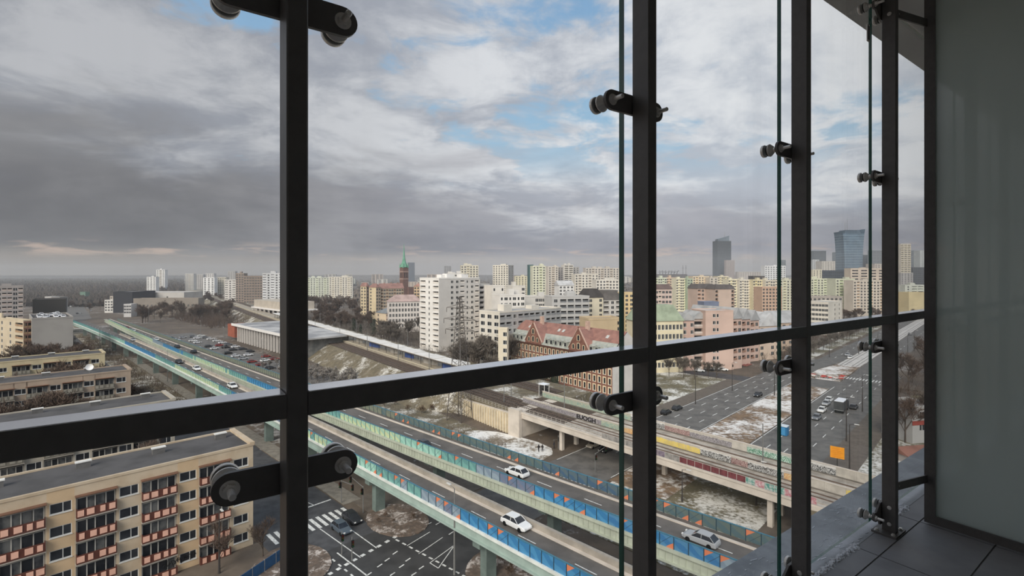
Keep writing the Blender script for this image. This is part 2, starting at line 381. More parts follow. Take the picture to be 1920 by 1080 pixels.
def foot_clamp(s, z, lab, up):
    """clamp at floor or soffit: angled plate bolted to the side of the post with two swivels"""
    r = thing('foot_clamp', lab, 'clamp', F(s, 1.066, z), RZ, 'angled clamps at post ends')
    X = .105
    mb = MB(); y0, y1 = .002, .012
    for sx in (-1, 1):
        pts = [(0,-.06*up),(sx*.03,-.06*up),(sx*.045,-.03*up),(sx*(X-.012),-.028*up),(sx*(X+.018),-.012*up),(sx*(X+.022),.010*up),(sx*(X+.006),.026*up),(sx*(X-.02),.022*up),(sx*.03,.062*up),(0,.062*up)]
        fl2 = pts if (sx*up > 0) else pts[::-1]; n = len(fl2)
        for q in range(n): a, b = fl2[q], fl2[(q+1) % n]; mb.quad((a[0],y0,a[1]), (a[0],y1,a[1]), (b[0],y1,b[1]), (b[0],y0,b[1]))
        mb.poly([(p[0],y0,p[1]) for p in fl2]); mb.poly([(p[0],y1,p[1]) for p in fl2[::-1]])
    mb.build('plate', m_black, r, local=True)
    for x in (-X, X): rotule(r, x, 0, 1.066)
    for zz in (-.045, .045):                                   # bolt heads through the post's side
        mb = MB(); mb.lathe((-PW/2, -.036, zz), (-1,0,0), [(0,.0105),(.003,.0105),(.004,.007)], 16); mb.build('bolt_head', m_steel, r, local=True)
for i in (3, 4):
    foot_clamp(post_s[i], -1.335, 'angled glass clamp at the foot of the '+nm[i], 1)
    foot_clamp(post_s[i], 1.475, 'angled glass clamp under the soffit on the '+nm[i], -1)
# small steel drip bracket hanging at the glass joint by the soffit
sb = thing('glass_patch', 'small grey metal patch on the glass joint below the soffit', 'bracket', F(post_s[4]-.06, G0-.004, 1.30), RZ)
mb = MB(); mb.box(-.016, .016, -.003, .002, 0, .095); mb.build('plate', m_steel, sb, local=True)
mb = MB(); mb.box(-.012, .012, -.005, -.003, .01, .085); mb.build('cover', mat('grey_cover', (96, 98, 100), .4, .05, 20), sb, local=True)

# frosted partition
pr = thing('partition', 'frosted grey-green glass partition in a black frame at the right', 'partition', F(S_PAN, .955, FLOOR_Z), RZ)
h = CEIL_Z-FLOOR_Z; T = .045
def pb(name, m, x0, x1, y0, y1, z0, z1):
    mb = MB(); mb.box(x0, x1, y0, y1, z0, z1); return mb.build(name, m, pr, local=True)
pb('stile', m_black, -T/2, T/2, -.042, 0, .012, h); pb('stile', m_black, -T/2, T/2, -2.3, -2.258, .012, h)
pb('bottom_rail', m_black, -T/2, T/2, -2.258, -.042, .012, .052); pb('top_rail', m_black, -T/2, T/2, -2.258, -.042, h-.042, h)
pb('bead', m_black, -T/2-.006, -T/2, -2.25, -.05, .052, .062); pb('bead', m_black, -T/2-.006, -T/2, -.052, -.042, .052, h-.042)
pb('pane', m_frost, -.014, .006, -2.258, -.042, .052, h-.042)
for zz, lab in ((1.43, 'short black steel tie between footed post and partition near the soffit'), (-1.17, 'short black steel tie between footed post and partition near the floor')):
    t = thing('frame_tie', lab, 'bracket', F(post_s[4]+PW/2, 1.0, zz), RZ, 'black frame ties')
    L = S_PAN-T/2-post_s[4]-PW/2
    mb = MB(); q0 = [(0,.0,-.022),(L,-.06,-.022),(L,-.052,-.022),(0,.010,-.022)]; mb.hexa(q0, [(x,y,.022) for x,y,_ in q0]); mb.build('bar', m_black, t, local=True)
    mb = MB(); mb.lathe((.012,.002,0), (0,-1,0), [(0,.007),(.004,.007)], 10); mb.build('screw', m_steel, t, local=True)
# ================================================================== ground, streets
def ground_mat(name, base, base2, snow, amount, scale=.05, fine=1.2, rough=.9):
    """earth or asphalt with irregular patches of thin old snow"""
    m = bpy.data.materials.new(name); m.use_nodes = True; MATS[name] = m; t = NT(m.node_tree); p = t.n['Principled BSDF']
    p.inputs['Roughness'].default_value = rough; p.inputs['Specular IOR Level'].default_value = .25
    g = t.n.new('ShaderNodeNewGeometry'); P = g.outputs['Position']
    a = t.noise(P, scale, 6, .62, .3); b = t.noise(P, fine, 5, .65); c = t.noise(P, scale*4.3, 4, .6)
    earth = t.mix(t.rng(c, .35, .65), lin(base), lin(base2))
    earth = t.mix(t.rng(b, .3, .75, 0, .45), earth, tuple(v*.45 for v in lin(base)))
    f = t.rng(t.m('ADD', t.m('MULTIPLY', a, .62), t.m('MULTIPLY', b, .38)), .62-amount*.24, .74-amount*.24)
    t.l.new(t.mix(f, earth, lin(snow)), p.inputs['Base Color'])
    return m
m_earth = ground_mat('city_ground', (116, 104, 92), (94, 85, 77), (206, 203, 200), .36, .02, .5)
m_asph = mat('asphalt', (82, 82, 84), .75, .14, .5, spec=.35, col2=(66, 66, 68))
m_asph2 = mat('worn_asphalt', (112, 109, 105), .75, .16, .35, spec=.3, col2=(92, 90, 88))
m_dark = mat('wet_dark_asphalt', (70, 69, 69), .6, .14, .3, spec=.4, col2=(56, 55, 55))
m_pave = mat('pavement_slabs', (140, 134, 124), .85, .14, .8)
m_path = mat('brown_paving', (108, 99, 90), .85, .12, .6)
m_paint = mat('road_paint', (226, 226, 222), .8, .18, 2.5)
m_lawn = ground_mat('snowy_lawn', (128, 120, 98), (104, 98, 80), (222, 220, 214), .62, .09, 1.3)
m_median = ground_mat('snowy_building_ground', (146, 122, 98), (112, 96, 82), (232, 229, 225), .66, .08, .8)
m_grass = ground_mat('winter_grass', (128, 118, 98), (106, 98, 82), (212, 208, 200), .52, .12, 1.6)
m_bed = mat('railway_ballast', (92, 80, 70), .95, .2, 1.4, col2=(64, 56, 50))
def struct(name, mb, m, label, z=None):
    o = mb.build(name, m); tag(o, label, kind='structure'); return o
mb = MB(); R_ = 14000; mb.quad((-R_,-300,-.02),(R_,-300,-.02),(R_,R_,-.02),(-R_,R_,-.02)); struct('ground', mb, m_earth, 'bare winter ground with thin patches of snow')
def patch(name, pts, z, m, label, sq=True, th=.12):
    mb = MB(); P = [W(*p) for p in pts] if sq else pts
    ar = sum(P[i][0]*P[(i+1) % len(P)][1]-P[(i+1) % len(P)][0]*P[i][1] for i in range(len(P)))
    if ar < 0: P = P[::-1]
    mb.prism(P, z-th, z); return struct(name, mb, m, label)
def rect(s0, s1, q0, q1): return [(s0,q0),(s1,q0),(s1,q1),(s0,q1)]
street = patch('road', rect(-520, 8, 27.5, 42), .03, m_asph, 'street running beside the viaduct')
patch('verge', rect(-520, -150, 33.5, 42), .06, m_grass, 'brown verge between the street and the viaduct')
near_x = patch('road', rect(-71, -28, -40, 62), .04, m_dark, 'dark asphalt crossing below the viaduct')
ave_l = patch('road', rect(-70, -55.5, 62, 246), .045, m_asph2, 'left carriageway of the wide avenue')
ave_r = patch('road', rect(-43, -27.5, 101, 246), .045, m_asph2, 'right carriageway of the wide avenue')
ave_l2 = patch('road', [(-70,246),(-55.5,246),(-52.5,275),(-52.5,1400),(-62,1400),(-62,275)], .044, m_asph2, 'far left carriageway of the avenue')
ave_r2 = patch('road', [(-43,246),(-27.5,246),(-33,275),(-33,1400),(-43.5,1400),(-43.5,275)], .044, m_asph2, 'far right carriageway of the avenue')
patch('road', rect(-56, -43, 205, 222), .042, m_asph2, 'gap through the median of the avenue')
side_st = patch('road', rect(-165, -69, 197, 207), .038, m_asph, 'side street in front of the pink houses')
patch('road', rect(-400, -170, 70, 92), .03, m_asph2, 'car park beside the railway hall')
patch('lawn', rect(-54.5, -26, 65, 101), .075, m_lawn, 'trampled snow under the railway bridge')
patch('pavement', rect(-300, -83, 42.3, 45.6), .12, m_pave, 'pale pavement under the edge of the viaduct')
patch('pavement', rect(-27.5, -21, 60, 215), .10, m_path, 'brown pavement along the right side of the avenue')
patch('pavement', rect(-75.5, -70, 100, 197), .10, m_path, 'brown pavement along the left side of the avenue')
patch('pavement', rect(-71, -64.5, 250, 600), .10, m_lawn, 'snowy strip with street trees along the avenue')
patch('pavement', rect(-84, -70.8, 44, 75), .08, m_path, 'paved corner under the viaduct')
patch('lawn', rect(-21, 12, 100, 215), .06, m_lawn, 'snowy lawn right of the avenue')
patch('lawn', [(-112,126),(-75.5,108),(-75.5,196),(-100,196),(-112,180)], .06, m_lawn, 'snowy triangular lawn left of the avenue')
patch('median', [(-55.3,84),(-43.2,84),(-43.2,205),(-55.3,205)], .14, m_median, 'muddy snowy median of the avenue')
patch('median', [(-55.3,222),(-43.2,222),(-43.8,262),(-52.3,262),(-55.3,245)], .14, m_median, 'snowy building site on the median')
patch('lawn', [(-150,66),(-75,66),(-73,80),(-86,86),(-150,94)], .05, m_grass, 'rough grass between viaduct and railway')
patch('snow_field', [(-99,84),(-96,80.5),(-92,78.6),(-87,77.2),(-81,77.0),(-76.5,78.2),(-73.2,80.5),(-71.8,84),(-72.5,87.5),(-75,90),(-80,91),(-87,90.6),(-93,89.5),(-97.5,87)], .10, ground_mat('thin_fresh_snow', (150, 138, 122), (132, 122, 108), (236, 234, 230), .86, .16, 1.1), 'patch of fresh snow before the railway bridge')
patch('lawn', rect(-26, 14, 65, 84), .07, m_lawn, 'snowy verge between the viaduct and the railway bridge')
# traffic islands near the crossing
def island(c, r, m, label, sx=1.0, ang=0.0):
    pts = []
    for i in range(20):
        t = 2*math.pi*i/20; x, y = r*sx*math.cos(t), r*math.sin(t)
        pts.append((c[0]+x*math.cos(ang)-y*math.sin(ang), c[1]+x*math.sin(ang)+y*math.cos(ang)))
    mb = MB(); mb.prism(pts, 0, .18); struct('traffic_island', mb, m, label)
m_dsnow = ground_mat('dirty_island', (122, 106, 94), (96, 86, 78), (206, 196, 188), .5, .35, 2.2)
island(ground_at(745, 975), 4.6, m_dsnow, 'kerbed traffic island with dirty snow beside the viaduct pier', 1.35, GA)
island(ground_at(955, 1062), 5.5, m_dsnow, 'kerbed traffic island with shrubs under the near viaduct', 1.2, GB)
island(ground_at(548, 1062), 5.0, m_dsnow, 'kerbed traffic island at the lower left', 1.2, GA)
# tram tracks in snow on the median
tram = patch('tram_bed', rect(-52.2, -43.8, 262, 1000), .10, mat('tram_bed_snow', (206, 202, 197), .9, .12, .3), 'snowy tram track bed in the middle of the avenue')
for ds in (-50.9, -49.4, -46.6, -45.1):
    mb = MB(); mb.obox(W(ds, 630), BX, 736, .16, .10, .17); mb.build('rail', mat('dark_rail', (58, 52, 48), .5, .1, 2), tram)
# ------------------------------------------------------------------ road markings, each a thin painted piece
MK = {}
def mark(road, s, q, along, L, Wd, z=.052):
    key = (L, Wd)
    if key not in MK:
        b = MB(); b.box(-L/2, L/2, -Wd/2, Wd/2, 0, .012); MK[key] = b.mesh('lane_marking', m_paint)
    x, y = W(s, q); o = ob('lane_marking', MK[key], road, (x, y, z), GB if along == 'q' else GA); return o
def mark2(road, p, p2, Wd=.16, z=.052):
    c = ((p[0]+p2[0])/2, (p[1]+p2[1])/2); L = math.hypot(p2[0]-p[0], p2[1]-p[1])
    b = MB(); b.box(-L/2, L/2, -Wd/2, Wd/2, 0, .012)
    return ob('lane_marking', b.mesh('lane_marking', m_paint), road, (c[0], c[1], z), math.atan2(p2[1]-p[1], p2[0]-p[0]))
for q in np.arange(100, 245, 9):
    for s in (-66.4, -62.8, -59.2): mark(ave_l, s, q, 'q', 3.2, .2, .047)
    for s in (-39.2, -35.4, -31.6): mark(ave_r, s, q, 'q', 3.2, .2, .047)
for q in np.arange(285, 520, 14):
    mark(ave_l2, -57.3, q, 'q', 4.0, .25, .047); mark(ave_r2, -38.3, q, 'q', 4.0, .25, .047)
for q in np.arange(98, 200, 25.0): mark(ave_l, -69.7, q, 'q', 25.0, .18, .047); mark(ave_l, -55.8, q, 'q', 25.0, .18, .047); mark(ave_r, -42.7, q, 'q', 25.0, .18, .047)
for i in range(15): mark(ave_l, -69.3+i*.98, 80.5, 'q', 4.2, .5, .047)                  # zebra by the railway bridge
for i in range(15): mark(ave_r, -42.6+i*1.02, 232, 'q', 4.2, .5, .048)                 # zebra on the right carriageway
cw = ground_at(617, 968); cs, cq = SQ(cw)
for i in range(12): mark(street, -80.2, 29.2+i*1.12, 's', 4.0, .56, .037)              # zebra over the viaduct street
# crossing lines as the photo shows them
for a, b_, w in (((600,992),(676,1046),.16),((656,992),(706,1028),.16),((632,1037),(688,1080),.2),((763,1024),(806,998),.14),((785,1039),(830,1008),.14),
                 ((806,1056),(850,1024),.13),((822,1066),(850,1026),.13),((806,1056),(822,1066),.13),((568,955),(620,937),.4),((570,940),(590,948),.15),((740,1000),(775,985),.3)):
    mark2(near_x if a[0] > 598 else street, ground_at(*a), ground_at(*b_), w, .046)
for i in range(9):                                                                      # row of give-way teeth and dashes
    x = 616+i*15.2; y = 1078-i*8.6
    mark2(near_x, ground_at(x, y), ground_at(x+7, y-4), .55, .046)
for i in range(8):
    x, y = 600+i*11.5, 1030+i*9.5
    if y < 1100: mark2(near_x, ground_at(x, y), ground_at(x+5, y+4.2), .25, .046)
for i in range(14):
    x, y = 742+i*12.5, 1012+i*6.7
    mark2(near_x, ground_at(x, y), ground_at(x+6.5, y+3.5), .28, .046)
for (x, y) in ((726,1050),(712,1061),(741,1037),(765,1050),(753,1062),(736,1077),(790,1065),(776,1077),(692,1077),(784,986),(846,1000)):
    mark2(near_x, ground_at(x-4.5, y+3), ground_at(x+4.5, y-3), .2, .046)
for i in range(6): mark2(near_x, ground_at(800+i*17, 985+i*1-8*i*.2), ground_at(809+i*17, 980-i*.6), .16, .046)

# ================================================================== viaduct
def qA(s): return -8.078e-5*s*s-.01679*s+42.31 if s < -104 else 43.18-.004*(s+104)
def qP(s): return -6.435e-5*s*s-.01386*s+47.59 if s < -107 else 48.33-.002*(s+107)
def qB(s): return 5.624e-5*s*s+.03758*s+57.12
def qF(s): return 1.747e-5*s*s+.02694*s+64.82
DECK = 8.0
m_girA = mat('mint_girder', (160, 178, 170), .6, .08, .5); m_girB = mat('pale_green_girder', (182, 188, 172), .6, .08, .5)
m_conc = mat('bridge_concrete', (164, 156, 145), .85, .12, .5); m_conc2 = mat('pale_bridge_concrete', (206, 196, 184), .85, .08, .35)
m_rail = mat('barrier_top_rail', (70, 120, 140), .5, .08, 2); m_steelgrey = mat('galvanised_steel', (150, 152, 152), .5, .1, 2, metal=.3)
def strip(mb, qf, s0, s1, o0, o1, z0, z1, step=12.0, mi=0, tmi=None):
    n = max(1, int((s1-s0)/step)); ss = [s0+(s1-s0)*i/n for i in range(n+1)]
    for i in range(n):
        a, b = ss[i], ss[i+1]
        P = [W(a, qf(a)+o0), W(b, qf(b)+o0), W(b, qf(b)+o1), W(a, qf(a)+o1)]
        mb.hexa([(x,y,z0) for x,y in P], [(x,y,z1) for x,y in P], mi, tmi)
def strip2(mb, q0, q1, s0, s1, z0, z1, step=12.0, mi=0):
    n = max(1, int((s1-s0)/step)); ss = [s0+(s1-s0)*i/n for i in range(n+1)]
    for i in range(n):
        a, b = ss[i], ss[i+1]
        P = [W(a, q0(a)), W(b, q0(b)), W(b, q1(b)), W(a, q1(a))]
        mb.hexa([(x,y,z0) for x,y in P], [(x,y,z1) for x,y in P], mi)
SA0, SA1 = -462, 6
m_deck = mat('viaduct_asphalt', (108, 103, 98), .75, .1, .25, spec=.35, col2=(90, 86, 82))
# near deck
va = thing('viaduct', 'near viaduct deck with mint green girder and a concrete median wall', 'viaduct', W(-60, 45, 0))
mb = MB(); strip2(mb, lambda s: qA(s)+.05, lambda s: qP(s)+.1, SA0, SA1, DECK-.35, DECK); mb.build('deck', m_deck, va)
mb = MB(); strip(mb, qA, SA0, SA1, .15, .5, 6.35, DECK-.33); strip(mb, qA, SA0, SA1, -.12, .6, 6.2, 6.42); mb.build('girder', m_girA, va)
mb = MB(); strip(mb, qA, SA0, SA1, -.28, .15, DECK-.32, DECK+.06); mb.build('edge_beam', mat('pale_mint_edge', (224, 228, 222), .6, .08, .6), va)
mb = MB(); strip(mb, qP, SA0+120, SA1, -.15, .35, DECK, DECK+.85); mb.build('parapet', m_conc, va)
mb = MB(); strip(mb, qP, SA0+120, SA1, -.6, -.15, DECK, DECK+.14); mb.build('kerb', m_conc2, va)
mb = MB(); strip(mb, qP, SA0, SA1, -.2, .2, 6.4, DECK-.33); mb.build('girder', m_girA, va)
for s in (-430, -400, -368, -338, -308, -278, -248, -218, -188, -158, -128, -104, -77, -49, -22):
    mb = MB(); c = W(s, (qA(s)+qP(s))/2)
    mb.obox(c, BX, 4.4, 1.4, 5.1, 6.35); mb.obox(c, BX, 1.8, 1.2, 0, 5.1); mb.build('pier', mat('teal_pier', (112, 126, 121), .7, .12, .4), va)
# far deck
vb = thing('viaduct', 'far viaduct deck with pale green ribbed girder', 'viaduct', W(-60, 60, 0))
mb = MB(); strip2(mb, lambda s: qB(s)+.05, lambda s: qF(s)-.05, SA0, SA1, DECK-.35, DECK); mb.build('deck', m_deck, vb)
mb = MB(); strip(mb, qB, SA0, SA1, .1, .45, 6.3, DECK-.33); strip(mb, qB, SA0, SA1, -.15, .5, 6.15, 6.38); mb.build('girder', m_girB, vb)
mb = MB(); strip(mb, qB, SA0, SA1, -.30, .12, DECK-.34, DECK+.05); mb.build('edge_beam', m_girB, vb)
mb = MB(); strip(mb, qF, SA0, SA1, -.3, .2, 6.3, DECK-.33); mb.build('girder', m_girB, vb)
mb = MB(); strip(mb, qF, SA0, SA1, -1.6, -1.15, DECK, DECK+.16); mb.build('kerb', m_conc2, vb)
mb = MB(); strip(mb, qB, SA0, SA1, .55, .95, DECK, DECK+.14); mb.build('kerb', m_conc2, vb)
rib = MB(); rib.box(-.05, .05, -.12, 0, 6.36, DECK-.34); ribm = rib.mesh('stiffener', m_girB); r0 = wloc(vb)
for i in range(150):
    s = -125+i*.85; x, y = W(s, qB(s)+.1); ob('stiffener', ribm, vb, (x-r0.x, y-r0.y, 0), GA)
for s in (-430, -400, -368, -338, -308, -278, -248, -218, -188, -158, -128, -104, -77, -49, -22):
    mb = MB(); c = W(s, (qB(s)+qF(s))/2)
    mb.obox(c, BX, 6.0, 1.4, 5.1, 6.3); mb.obox(c, BX, 2.0, 1.2, 0, 5.1); mb.build('pier', MATS['teal_pier'], vb)
# lane lines on the decks
for s in np.arange(-420, 0, 9.0):
    for root, qf in ((va, lambda s: (qA(s)+qP(s))/2), (vb, lambda s: (qB(s)+qF(s))/2)):
        r0 = wloc(root); x, y = W(s, qf(s)); key = (3.0, .14)
        if key not in MK: b = MB(); b.box(-1.5, 1.5, -.07, .07, 0, .012); MK[key] = b.mesh('lane_marking', m_paint)
        ob('lane_marking', MK[key], root, (x-r0.x, y-r0.y, DECK+.003), GA)
# ------------------------------------------------------------------ painted noise barriers
def panel_mat(name, c1, c2, orange):
    m = bpy.data.materials.new(name); m.use_nodes = True; t = NT(m.node_tree); p = t.n['Principled BSDF']; p.inputs['Roughness'].default_value = .55
    tcn = t.n.new('ShaderNodeTexCoord'); x, y, z = t.sep(tcn.outputs['Object'])
    g = t.n.new('ShaderNodeNewGeometry'); nz = t.noise(g.outputs['Position'], .35, 3, .5)
    d = t.m('ADD', t.m('MULTIPLY', x, .55), t.m('ADD', z, t.m('MULTIPLY', nz, 2.2)))
    st = t.m('FRACT', t.m('MULTIPLY', d, .62))
    c = t.mix(t.rng(st, .42, .46), lin(c1), lin(c2))
    fine = t.m('FRACT', t.m('MULTIPLY', t.m('ADD', x, z), 4.5))
    c = t.mix(t.m('MULTIPLY', t.rng(fine, .5, .6), .14), c, tuple(v*.6 for v in lin(c1)))
    if orange:
        if orange > 0: f = t.rng(t.m('SUBTRACT', t.m('SUBTRACT', t.m('MULTIPLY', x, 1.15), t.m('MULTIPLY', t.m('MULTIPLY', z, z), .7)), z), .92, .95)
        else: f = t.m('MULTIPLY', t.rng(t.m('SUBTRACT', z, t.m('MULTIPLY', x, .75)), .58, .61), t.rng(x, .0, .03))
        ln = t.m('ABSOLUTE', t.m('SUBTRACT', t.m('SUBTRACT', z, t.m('MULTIPLY', x, .9)), -.35 if orange < 0 else .15))
        c = t.mix(t.rng(ln, .03, .05, .75, 0), c, lin((52, 66, 74)))
        c = t.mix(f, c, lin((214, 128, 92)))
    t.l.new(c, p.inputs['Base Color']); return m
PC = {'mint': ((160, 204, 190), (140, 188, 174)), 'teal': ((116, 166, 160), (100, 148, 146)), 'lime': ((196, 206, 164), (160, 196, 174)), 'grey': ((144, 160, 172), (126, 142, 158)), 'blue': ((74, 140, 184), (58, 122, 170)), 'deep': ((62, 118, 166), (82, 134, 172)), 'plum': ((116, 122, 142), (104, 122, 148)), 'olive': ((124, 128, 112), (110, 118, 106)), 'dusk': ((84, 106, 112), (98, 112, 108)), 'slate': ((70, 96, 120), (88, 106, 114))}
PM = {c: [panel_mat('barrier_paint_'+c+'_'+n, v[0], v[1], k_) for n, k_ in (('plain', 0), ('flame', .5), ('wedge', -.35))] for c, v in PC.items()}
def pick(table, s):
    for lim, c in table:
        if s < lim: return c
    return table[-1][1]
TA = [(-330,'teal'),(-290,'mint'),(-240,'blue'),(-208,'teal'),(-160,'lime'),(-145,'teal'),(-125,'blue'),(-104,'plum'),(-98,'teal'),(-92,'lime'),(-76,'mint'),(-64,'teal'),(-56,'grey'),(-53,'plum'),(99,'blue')]
TB = [(-290,'lime'),(-272,'grey'),(-240,'blue'),(-222,'teal'),(-185,'lime'),(-168,'teal'),(-140,'blue'),(-106,'teal'),(-86,'lime'),(-75,'mint'),(-64,'teal'),(-57,'grey'),(-52,'plum'),(-33,'blue'),(-26,'deep'),(99,'grey')]
TF = [(-160,'olive'),(-100,'olive'),(-70,'dusk'),(-56,'dusk'),(-44,'slate'),(99,'dusk')]
pmesh = {}
for c in PM:
    for i in range(3):
        me = MB(); me.box(.05, 1.75, -.05, .05, 0, 1.46); pmesh[c, i] = me.mesh('panel', PM[c][i])
pb_ = MB(); pb_.box(-.05, .05, -.09, .09, -.1, 1.5); postm = pb_.mesh('post', mat('barrier_post', (48, 70, 82), .6, .05, 2))
def barrier(label, qf, s0, s1, table, seed):
    r = thing('noise_barrier', label, 'barrier', W(-60, qf(-60), DECK+.06), 0, 'painted noise barriers'); r0 = wloc(r); rr = random.Random(seed)
    PW_ = 1.8; n = int((s1-s0)/PW_)
    for i in range(n):
        s = s0+i*PW_; a, b = W(s, qf(s)), W(s+PW_, qf(s+PW_)); an = math.atan2(b[1]-a[1], b[0]-a[0])
        c = pick(table, s+rr.uniform(-4, 4)); kx = ((0, 1, 0, 2, 0, 0)[(i*5+rr.randrange(2)) % 6] if s > -104 else 0)
        if c in ('lime', 'olive') : kx = 0
        ob('panel', pmesh[c, kx], r, (a[0]-r0.x, a[1]-r0.y, 0), an)
        ob('post', postm, r, (a[0]-r0.x, a[1]-r0.y, 0), an)
    mb = MB(); strip(mb, qf, s0, s1, -.09, .09, DECK+1.50, DECK+1.60); mb.build('top_rail', m_rail, r)
barrier('noise barrier on the near edge of the near viaduct, mint turning to blue', qA, SA0, SA1, TA, 1)
barrier('noise barrier between the two viaduct decks, lime green turning to blue', lambda s: qB(s), -440, SA1, TB, 2)
barrier('dark backed noise barrier on the far edge of the viaduct', lambda s: qF(s), -440, SA1, TF, 3)
# ================================================================== railway on embankment and bridge
RS = [-1400,-700,-500,-400,-340,-272,-204,-148,-113,-86,-56,-25,40]; RQ = [310,186,152,136.5,127.5,117.6,107.6,99.2,94.7,91.3,88.5,85.9,80.6]
def qR(s): return float(np.interp(s, RS, RQ))
RT = 6.2
mb = MB(); ss = list(np.arange(-1400, -130, 20.0))+list(np.arange(-130, -86, 4.0))+[-86.0]
for a, b in zip(ss[:-1], ss[1:]):
    def pt(s, o, z): x, y = W(s, qR(s)+o); return (x, y, z)
    na, nb = (float(np.interp(v, (-126, -112), (-10, -.4))) for v in (a, b))
    mb.quad(pt(a,na,0), pt(b,nb,0), pt(b,0,RT-.1), pt(a,0,RT-.1))
    mb.quad(pt(a,0,RT-.1), pt(b,0,RT-.1), pt(b,30,RT-.1), pt(a,30,RT-.1)); mb.quad(pt(a,30,RT-.1), pt(b,30,RT-.1), pt(b,40,0), pt(a,40,0))
a = -86; mb.quad(pt(a,-.2,0), pt(a,0,RT-.1), pt(a,30,RT-.1), pt(a,40,0))
struct('embankment', mb, m_grass, 'grassy railway embankment with thin snow')
mb = MB(); ss = list(np.arange(-22, 60, 20.0))
for a, b in zip(ss[:-1], ss[1:]):
    mb.quad(pt(a,-9,0), pt(b,-9,0), pt(b,0,RT-.1), pt(a,0,RT-.1)); mb.quad(pt(a,0,RT-.1), pt(b,0,RT-.1), pt(b,16,RT-.1), pt(a,16,RT-.1)); mb.quad(pt(a,16,RT-.1), pt(b,16,RT-.1), pt(b,26,0), pt(a,26,0))
struct('embankment', mb, m_grass, 'railway embankment right of the bridge')
# ballast beds and tracks
m_sleeper = mat('sleeper', (70, 62, 56), .9, .1, 1); m_trail = mat('rail_steel', (118, 102, 92), .5, .12, 1.5, metal=.3)
m_slab = mat('bridge_track_slab', (176, 168, 157), .9, .14, .5, col2=(146, 138, 128))
def bed(o0, o1, s0, s1, label, tracks, slab=False):
    mb = MB(); strip(mb, qR, s0, s1, o0, o1, RT-.1, RT+.12, 10.0); b_ = mb.build('railway_bed', m_slab if slab else m_bed); tag(b_, label, kind='structure')
    for t in tracks:
        for e in (-.75, .75):
            m2 = MB(); strip(m2, qR, s0, s1, t+e-.07, t+e+.07, RT+.12, RT+.30, 10.0); m2.build('rail', m_trail, b_)
    if slab: return
    sm = MB(); sm.box(-.13, .13, -1.3, 1.3, 0, .10); me = sm.mesh('sleeper', m_sleeper)
    for t in tracks:
        for s in np.arange(max(s0, -118), min(s1, -14), .9):
            x, y = W(s, qR(s)+t); ob('sleeper', me, b_, (x, y, RT+.11), GA+.09)
bed(.5, 7.8, -900, -92, 'double track bed nearest the viaduct', (2.2, 5.8)); bed(17, 24, -900, -92, 'track bed behind the station platform', (20.5,))
bed(1.0, 5.9, -92, -72, 'ballasted track end before the near railway bridge', (3.4,)); bed(7.0, 13.8, -92, -72, 'ballasted track end before the far railway bridge', (10.4,))
bed(1.0, 5.9, -72, 50, 'single track slab over the near railway bridge', (3.4,), True); bed(7.0, 13.8, -72, 50, 'pale track slab over the far railway bridge', (10.4,), True)
# bridge
br = thing('railway_bridge', 'pale concrete railway bridge over the avenue', 'bridge', W(-55, 92, 0))
mb = MB(); strip(mb, qR, -87, -18, -.3, .6, 4.75, RT+.1, 6); mb.build('edge_girder', m_conc2, br)
mb = MB(); strip(mb, qR, -87, -18, -.45, -.3, RT-.25, RT+.14, 6); mb.build('cornice', m_conc2, br)
mb = MB(); strip(mb, qR, -87, -18, .6, 14.8, 5.0, RT-.1, 6); mb.build('deck_slab', m_conc, br)
for s in (-72.8, -48.8, -26.5):
    for o in (1.0, 6.5, 12.5):
        mb = MB(); mb.obox(W(s, qR(s)+o), BX, .9, .8, 0, 5.0); mb.build('pier', m_conc2, br)
mb = MB(); mb.obox(W(-87.2, qR(-87)+7), BX, 15.5, 3.2, 0, RT+.2); mb.build('abutment', m_conc2, br)
mb = MB(); mb.obox(W(-20, qR(-20)+7), BX, 15.5, 3.0, 0, RT); mb.build('abutment', m_conc2, br)
mb = MB(); mb.obox(W(-87.4, qR(-87)-.9), AX, 3.8, 1.2, 0, RT+.7); mb.build('pylon_block', m_conc2, br)
# ribbed retaining wall
rw = thing('retaining_wall', 'cream ribbed retaining wall beside the railway bridge', 'wall', W(-99, qR(-99)-.4, 0))
mb = MB()
P = [W(-113, qR(-113)-.5), W(-89.2, qR(-89)-.9), W(-89.2, qR(-89)-.4), W(-113, qR(-113))]
mb.hexa([(x,y,0) for x,y in P], [(x,y,z) for (x,y),z in zip(P, (4.2,5.2,5.2,4.2))]); mb.build('wall_face', mat('cream_concrete', (206, 192, 166), .85, .1, .5), rw)
for i in range(20):
    s = -112.4+i*1.2; mb = MB(); z1 = 4.1+1.0*(i/20)
    mb.obox(W(s, qR(s)-.72-.4*(i/20)), BX, .42, .34, 0, z1); mb.build('rib', mat('cream_rib', (214, 202, 178), .85, .08, .5), rw)
mb = MB(); mb.hexa([(x,y,z) for (x,y),z in zip(P, (4.2,5.2,5.2,4.2))], [(x,y,z+.25) for (x,y),z in zip(P, (4.2,5.2,5.2,4.2))]); mb.build('coping', m_conc2, rw)
